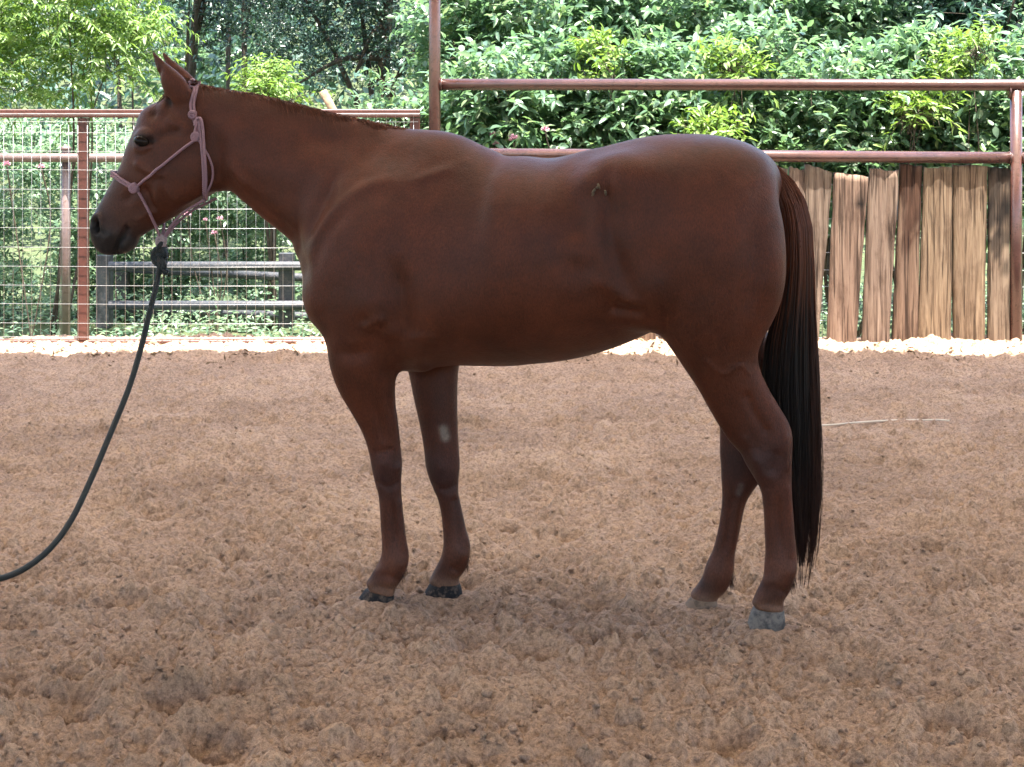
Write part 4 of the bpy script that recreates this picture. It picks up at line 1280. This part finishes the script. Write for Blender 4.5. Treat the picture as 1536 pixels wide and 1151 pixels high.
for poly, v, sg, amp in FEAT:
    q_ = catmull([P(x, y, v) for x, y in poly], 4) if len(poly) > 2 else np.array([P(x, y, v) for x, y in poly])
    d = seg_dist(uz, q_)
    if len(poly) > 2 and np.linalg.norm(q_[0] - q_[-1]) > .13:
        e0_, e1_ = np.linalg.norm(uz - q_[0], axis=1), np.linalg.norm(uz - q_[-1], axis=1)
        rng_ = .38 * np.linalg.norm(q_[0] - q_[-1])
        tap = np.clip(np.minimum(e0_, e1_) / max(rng_, 1e-6), 0, 1); tap = tap * tap * (3 - 2 * tap)
        amp = amp * 1.25
    else: tap = 1.0
    if v > 0: m = face * 0 + np.clip((-HN[:, 1] + .0) / .5, 0, 1) * (HV[:, 1] > 0)
    else: m = face
    disp += (1.45 if min(x for x, y in poly) < 330 else .95) * amp * np.exp(-0.5 * (d / sg) ** 2) * m * tap
HV = HV + HN * disp[:, None]
HV = smooth_mesh(HV, HQ, 1, .4)

# coat colour: markings of the hair and skin; crest and small hollows painted darker
CH = np.array([0.063, 0.0168, 0.0071])
def coat_colour(V):
    uz = V[:, [0, 2]]
    n = len(V)
    c = np.tile(CH, (n, 1))
    def g(px_, v, s): return np.exp(-0.5 * (seg_dist(uz, [P(x, y, v) for x, y in px_]) / s) ** 2)
    def put(m, col): nonlocal c; c = c * (1 - m[:, None]) + np.array(col) * m[:, None]
    put(.5 * g([(620, 540), (760, 535), (900, 505)], -.2, .04), (.075, .028, .016))
    put(.7 * g([(330, 150), (450, 180), (560, 200)], -.06, .03), (.050, .0140, .0068))
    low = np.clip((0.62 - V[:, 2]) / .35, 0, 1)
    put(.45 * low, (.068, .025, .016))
    for pt, v in (((578, 712), -.09), ((668, 715), .09), ((1155, 690), -.11), ((1110, 690), .12)):
        put(.7 * g([pt], v, .055), (.034, .0155, .0155))
    for pt, v in (((555, 868), -.09), ((648, 862), .09), ((1155, 888), -.11), ((1062, 880), .12)):
        put(.55 * g([pt], v, .03), (.030, .014, .011))
    for pt, v in (((590, 838), -.09), ((690, 818), .09), ((1170, 848), -.11), ((1078, 850), .12)):
        put(.6 * g([pt], v, .03), (.125, .052, .034))
    for h in HOOFS:                                       # sandy dust on the pasterns
        put(.65 * g([h['ct'], h['cb']], h['v'], .022), (.17, .095, .062))
    put(.94 * np.clip(g([(140, 345), (172, 368), (195, 372)], 0, .050) * 1.35, 0, 1), (.0115, .0108, .0115))
    put(.35 * g([(160, 310), (205, 340)], 0, .05), (.035, .026, .024))
    put(.9 * g([(143, 333), (145, 347)], -.05, .008), (.006, .005, .005))
    put(.8 * g([(201, 210), (213, 206), (226, 211)], -.085, .013), (.022, .016, .016))
    put(.95 * g([(250, 150), (253, 156)], -.055, .008), (.015, .009, .008))  # shade of the ear opening put into the colour
    put(.7 * g([(228, 172)], -.07, .009), (.045, .016, .010))
    put(.7 * g([(171, 380), (176, 367), (183, 356), (190, 343)], -.045, .0045), (.009, .008, .008))
    # grey callosity inside the far forearm
    far = (V[:, 1] > 0.02) & (V[:, 1] < 0.10)
    put(.95 * far * np.clip(g([(666, 643), (669, 655)], .07, .0085) * 1.6, 0, 1), (.20, .165, .14))
    put(.8 * far * np.clip(g([(1112, 728), (1108, 740)], .09, .006) * 1.4, 0, 1), (.10, .075, .07))
    return np.clip(c, .002, 1)

def add_coat(me, c):
    a = me.color_attributes.new('coat', 'FLOAT_COLOR', 'POINT')
    a.data.foreach_set('color', np.concatenate([c, np.ones((len(c), 1))], 1).astype(np.float32).ravel())

HORSE = empty('horse', (O2[0], O2[1], 0), 'chestnut horse standing side on in the sand arena wearing a pink halter', 'horse')
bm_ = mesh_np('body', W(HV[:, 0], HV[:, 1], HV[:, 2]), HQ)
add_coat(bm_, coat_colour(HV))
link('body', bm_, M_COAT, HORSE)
BV = BVHTree.FromPolygons([tuple(v) for v in W(HV[:, 0], HV[:, 1], HV[:, 2])], [tuple(q) for q in HQ.tolist()])
CAM = Vector((0, 0, CAM_H))
def surf(x, y, off=0.0, v=None):
    d = Vector(px(x, y, 1.0)) - CAM
    d.normalize()
    hit, nrm, i, dist = BV.ray_cast(CAM, d)
    if hit is None or v is not None:
        q = P(x, y, 0 if v is None else v)
        return W(q[0], 0 if v is None else v, q[1])
    if nrm.dot(d) > 0: nrm = -nrm
    return np.array(hit + nrm * off)
def to_body(w):
    r = np.asarray(w)[..., :2] - O2
    return np.stack([r @ E1, r @ E2, np.asarray(w)[..., 2]], -1)
def mirror(w):
    b = to_body(w); return W(b[..., 0], -b[..., 1], b[..., 2])

# hooves
def hoof_mat(name, dark, dust, lo):
  return (lambda t: (t.col(t.mix(t.ramp(t.noise(t.coord(), 38, 5, .7), [(lo, (0, 0, 0)), (lo + .2, (1, 1, 1))]), dark, dust)),
                     t.b.inputs['Roughness'].__setattr__('default_value', .7), t.b.inputs['Specular IOR Level'].__setattr__('default_value', .15), t.m)[3])(NT(name))
M_HOOF = hoof_mat('hoof_horn', (.012, .011, .012), (.13, .09, .064), .50)
M_HOOF_GREY = hoof_mat('dusty_hoof_horn', (.055, .053, .054), (.15, .132, .118), .36)
M_HOOF_TAN = hoof_mat('sandy_hoof_horn', (.055, .040, .032), (.17, .118, .082), .30)
for h in HOOFS:
    ct, cb, tb, hb = (P(*h[k], h['v']) for k in ('ct', 'cb', 'toe', 'heel'))
    b = MB(); sides = 28; rings = 7; V = []
    ang = np.arange(sides) * 2 * math.pi / sides
    for i in range(rings):
        t = i / (rings - 1)
        f = ct * (1 - t) + tb * t; k = cb * (1 - t) + hb * t
        if i == 0: f = f + np.array([.004, .004]); k = k + np.array([-.004, .004])
        if i == rings - 1: f = f - np.array([.006, .025]); k = k - np.array([0, .025])
        c = (f + k) / 2; hl = (k - f) / 2
        wd = (.041 + .013 * t) * (1.0 if i else .94) + .0012 * math.sin(i * 5)
        sq = np.sign(np.cos(ang)) * np.abs(np.cos(ang)) ** .9
        V.append(W(c[0] + hl[0] * sq, h['v'] + wd * np.sin(ang), c[1] + hl[1] * sq))
    F = []
    for i in range(rings - 1):
        for j in range(sides):
            k2 = (j + 1) % sides
            F.append((i*sides+j, (i+1)*sides+j, (i+1)*sides+k2, i*sides+k2))
    F.append(tuple(range(sides))); F.append(tuple((rings-1)*sides + j for j in reversed(range(sides))))
    b.add(np.concatenate(V), F)
    ho = b.build('hoof', M_HOOF_GREY if h is HOOFS[2] else M_HOOF_TAN if h is HOOFS[3] else M_HOOF, HORSE)
    if h is HOOFS[2]: ho['label'] = 'dusty pale grey near hind hoof'

# eyes
M_EYE = NT('eye'); M_EYE.col((.012, .008, .006)); M_EYE.b.inputs['Roughness'].default_value = .12; M_EYE.b.inputs['Specular IOR Level'].default_value = .10; M_EYE = M_EYE.m
e0 = to_body(surf(213, 212, 0))
for sgn in (1, -1):
    th = np.linspace(0, math.pi, 13)[:, None]; ph = np.linspace(0, 2 * math.pi, 25)[None, :-1]
    x, y, z = np.sin(th) * np.cos(ph) * .0270, np.sin(th) * np.sin(ph) * .0190, np.cos(th) * np.ones_like(ph) * .015
    a = -0.25
    uu = e0[0] + x * math.cos(a) - y * math.sin(a); zz_ = e0[2] + x * math.sin(a) + y * math.cos(a)
    vv_ = (e0[1] - .0050 - z * (1)) if sgn == 1 else -(e0[1] - .0050 - z)
    V = W(uu, vv_, zz_).reshape(-1, 3); n = 24
    F = [(i*n+j, i*n+(j+1)%n, (i+1)*n+(j+1)%n, (i+1)*n+j) for i in range(12) for j in range(n)]
    link('eye', mesh_np('eye', V, F), M_EYE, HORSE)

# hair
def strands(name, PTS, rad, colr, parent, m=M_HAIR):
    """PTS (N,K,3); rad (N,K) ; colr (N,K,3)"""
    N, K, _ = PTS.shape
    T = np.gradient(PTS, axis=1); T /= np.linalg.norm(T, axis=2)[..., None] + 1e-9
    ref = np.array([E2[0], E2[1], 0.05])
    A = np.cross(T, ref); A /= np.linalg.norm(A, axis=2)[..., None] + 1e-9
    B = np.cross(T, A)
    V = np.stack([PTS + rad[..., None] * (math.cos(q) * A + math.sin(q) * B) for q in (0.5, 2.6, 4.7)], 2)
    V = V.reshape(-1, 3)
    i = np.arange(N)[:, None, None] * K * 3; k = np.arange(K - 1)[None, :, None] * 3; s = np.arange(3)[None, None, :]
    s2 = (s + 1) % 3
    F = np.stack([i + k + s, i + k + s2, i + k + 3 + s2, i + k + 3 + s], -1).reshape(-1, 4)
    me = mesh_np(name, V, F)
    add_coat(me, np.repeat(colr[:, :, None, :], 3, 2).reshape(-1, 3))
    return link(name, me, m, parent)

TY = np.array([240, 270, 300, 340, 400, 460, 520, 580, 640, 700, 760, 820, 880], float)
TL = np.array([1142, 1150, 1164, 1172, 1173, 1163, 1149, 1143, 1146, 1156, 1166, 1180, 1192], float)
TR = np.array([1156, 1190, 1208, 1218, 1221, 1222, 1225, 1228, 1231, 1231, 1229, 1223, 1211], float)
def tail():
    N, K = 2600, 18
    q = RNG.random(N); y0 = 240 + 120 * RNG.random(N) ** 1.5 + 12 * RNG.random(N)
    y1 = RNG.normal(765, 70, N); y1 = np.where(y1 > 850, 850 - 100 * RNG.random(N) ** 2 + 34 * (RNG.random(N) < .12), np.maximum(y1, 540)); y1 = np.where(q < .25, np.minimum(y1, 800), y1)
    dep = RNG.uniform(-1, 1, N)
    ph = RNG.uniform(0, 6.28, N); wav = RNG.uniform(.0, 1.0, N)
    t = np.linspace(0, 1, K)[None]
    Y = y0[:, None] + (y1 - y0)[:, None] * t
    L, Rr = np.interp(Y, TY, TL), np.interp(Y, TY, TR)
    qq = .5 + (q[:, None] - .5) * (1 - .10 * np.clip((Y - 700) / 150, 0, 1))
    clump = 2.2 * vnoise(q[:, None] * 16 + 0 * Y, Y / 130, 81) * np.clip((Y - 380) / 300, 0, 1)
    X = L + (Rr - L) * qq + wav[:, None] * 1.6 * np.sin(Y / 45 + ph[:, None]) * np.clip((Y - 300) / 200, 0, 1) + 2.4 * clump
    thick = .020 + .022 * np.clip((Y - 250) / 120, 0, 1) - .016 * np.clip((Y - 640) / 200, 0, 1)
    vv = dep[:, None] * thick * np.sqrt(np.clip(1 - (2 * q[:, None] - 1) ** 2, .1, 1)) + .012
    k_ = (X - 768) / FPX
    Yw = (vv + O2 @ E2) / (k_ * E2[0] + E2[1])
    PTS = np.stack([k_ * Yw, Yw, CAM_H - (Y - HOR) / FPX * Yw], -1)
    rad = .0021 * (1 - .8 * t ** 3) * np.ones((N, 1)) * RNG.uniform(.7, 1.2, (N, 1))
    top = np.array([.095, .029, .013]); mid = np.array([.0085, .0050, .0045]); red = np.array([.045, .015, .009])
    f = np.clip((Y - 300 - 150 * RNG.random((N, 1))) / 130, 0, 1)[..., None]
    c = top * (1 - f) + mid * f
    edge = np.clip((q - .80) / .15, 0, 1)[:, None, None] * .75
    lowr = (np.clip((Y - 680) / 120, 0, 1) * .5)[..., None]
    e = np.clip(edge + lowr, 0, .85) * f
    c = c * (1 - e) + red * e
    strands('tail', PTS, rad, c, HORSE)
    N, K = 150, 16
    y0 = RNG.uniform(380, 620, N); y1 = RNG.uniform(720, 884, N); q = np.where(RNG.random(N) < .7, RNG.uniform(.72, 1.10, N), RNG.uniform(-.12, .5, N))
    t = np.linspace(0, 1, K)[None]
    Y = y0[:, None] + (y1 - y0)[:, None] * t
    L, Rr = np.interp(Y, TY, TL), np.interp(Y, TY, TR)
    X = L + (Rr - L) * np.clip(q[:, None], -.1, .97) + (q[:, None] - .6) * 12 * t ** 2 + 2.5 * np.sin(Y / RNG.uniform(25, 60, (N, 1)) + RNG.uniform(0, 6, (N, 1))) * t
    vv = RNG.uniform(-.02, .03, (N, 1)) + 0 * t
    k_ = (X - 768) / FPX
    Yw = (vv + O2 @ E2) / (k_ * E2[0] + E2[1])
    PTS = np.stack([k_ * Yw, Yw, CAM_H - (Y - HOR) / FPX * Yw], -1)
    strands('tail_wisps', PTS, .0011 * (1 - .75 * t ** 2) * np.ones((N, 1)), np.tile(np.array([.030, .012, .008]), (N, K, 1)) * RNG.uniform(.5, 1.5, (N, 1, 1)), HORSE)
tail()

def crest_hair():
    N, K = 2900, 9
    cp = np.array([P(*c, 0) for c in ((300, 126), (330, 132.5), (380, 140.5), (430, 152), (480, 165), (530, 176), (580, 187), (612, 193))])
    cp = catmull(cp, 10)
    s = RNG.random(N)
    cum = np.concatenate([[0], np.cumsum(np.linalg.norm(np.diff(cp, axis=0), axis=1))]); cum /= cum[-1]
    u0, z0 = np.interp(s, cum, cp[:, 0]), np.interp(s, cum, cp[:, 1])
    v0 = RNG.normal(.004, .010, N)
    near = RNG.random(N) < .55
    ln = np.where(near, RNG.uniform(.025, .085, N), RNG.uniform(.05, .15, N))
    t = np.linspace(0, 1, K)[None]
    sg = np.where(near, -1, 1)[:, None]
    lift = RNG.uniform(.003, .011, N)[:, None]
    back = RNG.uniform(.1, .7, N)[:, None]
    uu = u0[:, None] + ln[:, None] * t * back
    vv = v0[:, None] + sg * ln[:, None] * (.50 * t) * (1 - .35 * t)
    zz_ = z0[:, None] - .006 + lift * np.sin(np.clip(t * 2.2, 0, 3.14)) * 1.6 - ln[:, None] * .85 * t ** 1.8
    PTS = W(uu, vv, zz_)
    rad = .0010 * (1 - .7 * t ** 2) * np.ones((N, 1))
    c = np.tile(np.array([.125, .040, .019]), (N, K, 1)) * RNG.uniform(.6, 1.3, (N, 1, 1))
    strands('mane', PTS, rad, c, HORSE)
    # forelock
    N, K = 320, 9
    a = np.array([P(*c, 0) for c in ((292, 123), (278, 124), (264, 133), (249, 149), (239, 167), (232, 182))])
    a = catmull(a, 6)
    tt = np.linspace(0, 1, K)[None] * RNG.uniform(.3, .85, (N, 1)) + RNG.uniform(0, .15, (N, 1))
    ix = tt * (len(a) - 1)
    uu = np.interp(ix, np.arange(len(a)), a[:, 0]) + RNG.normal(0, .004, (N, 1)); zz_ = np.interp(ix, np.arange(len(a)), a[:, 1]) + RNG.normal(.000, .004, (N, 1))
    vv = RNG.normal(.006, .018, (N, 1)) + .018 * tt * RNG.normal(0.3, 1, (N, 1))
    c = np.tile(np.array([.12, .045, .026]), (N, K, 1)) * RNG.uniform(.6, 1.2, (N, 1, 1))
    strands('forelock', W(uu, vv, zz_), .0015 * (1 - .6 * np.linspace(0, 1, K)[None]) * np.ones((N, 1)), c, HORSE)
    # fetlock tufts
    for (fx, fy, v) in ((605, 852, -.085), (700, 838, .085), (1190, 868, -.11), (1098, 866, .12)):
        P0, C0 = [], []
        b = P(fx, fy, v)
        for i in range(70):
            d = np.array([.010 + .010 * random.random(), -.026 - .018 * random.random()])
            u = b[0] + random.gauss(-.008, .005); z = b[1] + random.gauss(.004, .008); vv = v + random.gauss(0, .010)
            t = np.linspace(0, 1, 6)
            P0.append(W(u + d[0] * t * (1 - .4 * t), vv + 0 * t, z + d[1] * t)); C0.append(np.tile(np.array([.06, .026, .017]) * random.uniform(.6, 1.3), (6, 1)))
        strands('fetlock_tuft', np.array(P0), .0008 * (1 - .7 * np.linspace(0, 1, 6))[None] * np.ones((len(P0), 1)), np.array(C0), HORSE)
crest_hair()

# small twist of hair on the flank
b = MB()
for (x, y, dx, dy) in ((893, 284, -4, 6), (897, 276, 3, 8), (908, 286, 2, 7), (895, 282, 4, -3), (891, 290, -2, 4)):
    a = surf(x, y, .004); c = surf(x + dx, y + dy, .007)
    b.tube([a, (a + c) / 2 + np.array([0, -.004, 0]), c], [.0035, .0045, .002], 6)
o = b.build('tuft', mat_plain('dry_tuft', (.11, .08, .05), .8, .2, 60, .4, .4))
tag(o, 'twisted tuft of hair on the horse flank by the hip', 'tuft')

# ------------------------------------------------------------------ halter and lead
def rope_mat(name, c1, c2, sc=150):
    t = NT(name)
    v = t.coord()
    wv = t.n('ShaderNodeTexWave', Scale=sc, Distortion=1.5)
    wv.bands_direction = 'DIAGONAL'
    t.l(v, wv.inputs['Vector'])
    t.col(t.ramp(wv.outputs['Fac'], [(0.2, c1), (0.8, c2)]))
    t.b.inputs['Roughness'].default_value = .7
    t.l(t.bump(wv.outputs['Fac'], .5, .002), t.b.inputs['Normal'])
    return t.m
M_PINK = rope_mat('pink_cord', (.17, .090, .110), (.30, .175, .205))
M_LEAD = rope_mat('black_rope', (.005, .007, .007), (.016, .021, .020), 90)

def on_skin(pts, r, n=5, lift=.0):
    c = catmull([(x, y, 0) for x, y in pts], n)
    return np.array([surf(x, y, r + lift) for x, y, _ in c])
def wrap_end(w, v_end, n=6):
    pass

HAL = empty('rope_halter', surf(204, 281, 0), 'thin pink rope halter knotted round the horse head', 'halter')
RC = .0050
def cord(name, W_, r=RC, m=M_PINK, parent=HAL, sides=8):
    W_ = np.asarray(W_)
    b = MB(); b.tube(W_, r, sides); return b.build(name, m, parent)
def knot(name, c, r, m, parent, turns=3, tilt=0.4, ht=.016):
    """a wrapped knot: turns of rope round a short axis"""
    n = 14 * turns
    a = np.linspace(0, 2 * math.pi * turns, n)
    ax = np.array([math.sin(tilt) * E1[0], math.sin(tilt) * E1[1], math.cos(tilt)])
    e = np.array([E1[0] * math.cos(tilt), E1[1] * math.cos(tilt), -math.sin(tilt)])
    f = np.array([E2[0], E2[1], 0])
    rr = r * 1.15
    W_ = np.array(c) + ax * np.linspace(-ht, ht, n)[:, None] + rr * (np.cos(a)[:, None] * e + .9 * np.sin(a)[:, None] * f)
    b = MB(); b.tube(W_, r * .95, 7)
    a2 = np.linspace(0, 2 * math.pi, 12)
    b.tube(np.array(c) + ax * (np.sin(a2) * ht * 1.2)[:, None] + e * (np.cos(a2) * r * 1.7)[:, None] - f * r * .9, r * .9, 7)
    return b.build(name, m, parent)
# crown over the poll, doubled
for dx in (-2.4, 2.4):
    near = on_skin([(297 + dx, 126), (292 + dx, 140), (289 + dx, 155), (290 + dx, 170)], RC)
    far = mirror(near)[::-1]
    topz = to_body(near[0]); 
    mid = W(np.full(5, topz[0]), np.linspace(abs(topz[1]), -abs(topz[1]), 7)[1:-1], topz[2] + .011 * np.sin(np.linspace(0, math.pi, 7)[1:-1]))
    cord('crown_strap', np.concatenate([far, mid, near]))
knot('knot', surf(291, 173, .008), .0065, M_PINK, HAL, 2, .2, .009)
cord('strap', on_skin([(290, 173), (293, 184), (298, 192), (297, 205)], RC, 5, .002))
cord('strap', on_skin([(291, 173), (297, 179), (303, 188), (300, 200), (295, 206)], RC, 5, .004))
knot('knot', surf(295, 206, .008), .0065, M_PINK, HAL, 3, .5, .010)
# doubled free end hanging behind the cheek
cord('tail_end', on_skin([(294, 190), (297, 180), (303, 180), (306, 192), (307, 220), (308, 250), (308, 280), (307, 303)], RC, 5, .009))
cord('tail_end', on_skin([(293, 204), (296, 190), (300, 186), (302, 200), (304, 230), (305, 260), (305, 304)], RC, 5, .007))
cord('loop', np.array([surf(x, y, RC + .004) for x, y, _ in catmull([(298, 210, 0), (306, 222, 0), (314, 238, 0), (319, 256, 0), (317, 272, 0), (310, 286, 0), (306, 298, 0)], 6)]), RC * .8)
# cheek strap, noseband, chin straps
cheek = on_skin([(293, 211), (280, 220), (262, 234), (240, 252), (220, 268), (206, 280)], RC)
cord('cheek_strap', cheek); cord('cheek_strap', mirror(cheek))
for k, dy in ((0, -2.2), (1, 2.4)):
    nb = on_skin([(203, 281 + dy * .4), (192, 276 + dy), (182, 270 + dy), (175, 264.5 + dy)], RC)
    bb = to_body(nb[-1]); f0 = P(171.5, 262 + dy, 0)
    ang = np.linspace(0, math.pi, 9)[1:-1]
    front = W(bb[0] + (f0[0] - bb[0]) * np.sin(ang) - .004, bb[1] * np.cos(ang), bb[2] + (f0[1] - bb[2]) * np.sin(ang) + .003)
    cord('noseband', np.concatenate([nb, front, mirror(nb)[::-1]]))
nk = surf(204, 281, .008)
knot('knot', nk, .0075, M_PINK, HAL, 3, -.6, .010)
knot('knot', mirror(nk), .0075, M_PINK, HAL, 2, -.6, .010)
KJ = W(P(243, 362, 0)[0], 0, P(243, 362, 0)[1])
def free(pts, v):
    return [W(P(x, y, vv)[0], vv, P(x, y, vv)[1]) for (x, y), vv in zip(pts, v)]
ch = np.concatenate([on_skin([(206, 283), (214, 297), (222, 313), (229, 328)], RC), np.array(catmull(free([(233, 338), (237, 348), (241, 358)], [-.035, -.02, -.005]), 4))])
cord('chin_strap', ch); cord('chin_strap', mirror(ch))
thr = catmull(free([(245, 360), (252, 346), (263, 331), (278, 317), (295, 307), (306, 300)], [-.004, -.012, -.022, -.034, -.046, -.055]), 5)
cord('throat_strap', thr, RC * .95); cord('throat_strap', mirror(thr), RC * .95)
cord('throat_strap', catmull(free([(244, 360), (246, 348), (246, 336)], [.003, .004, .02]), 4), RC * .8)
M_PALE = rope_mat('pale_cord', (.22, .16, .16), (.42, .33, .33))
knot('fiador_knot', KJ, .0085, M_PALE, HAL, 3, .1, .016)

# lead rope: tied under the chin knot, sagging away to the left and down to the sand
LEAD = empty('lead_rope', KJ, 'thick black lead rope hanging from the halter and sagging off to the left', 'rope')
kc = W(P(241, 384, 0)[0], 0, P(241, 384, 0)[1])
knot('lead_knot', kc, .0125, M_LEAD, LEAD, 3, .1, .022)
cord('loop', catmull(free([(243, 364), (238, 371), (238, 380)], [-.01, -.02, -.01]), 5), .008, M_LEAD, LEAD)
cord('loop', catmull(free([(243, 364), (248, 371), (247, 380)], [.01, .02, .01]), 5), .008, M_LEAD, LEAD)
cord('short_end', catmull(free([(242, 388), (246, 397), (245, 404), (252, 410)], [-.02, -.024, -.024, -.02]), 6), .0105, M_LEAD, LEAD)
pts = [(241, 386), (239, 402), (234, 430), (224, 470), (212, 520), (193, 583), (165, 652), (137, 718), (107, 780), (76, 822), (42, 850), (8, 866), (-30, 875)]
Yh = W(P(241, 386, 0)[0], -.02, 1)[1]
wl = [px(x, y, Yh - (Yh - 4.72) * min(1, max(0, (y - 386) / 470)) ** 1.3) for x, y in pts]
e = wl[-1]
for dx, dz in ((-.12, -.012), (-.28, -.035), (-.50, -.062), (-.75, -.085), (-1.1, -.10), (-1.5, -.10)):
    wl.append(np.array([e[0] + dx, e[1], max(e[2] + dz, .035)]))
cord('line', catmull(wl, 7), .0096, M_LEAD, LEAD, 10)
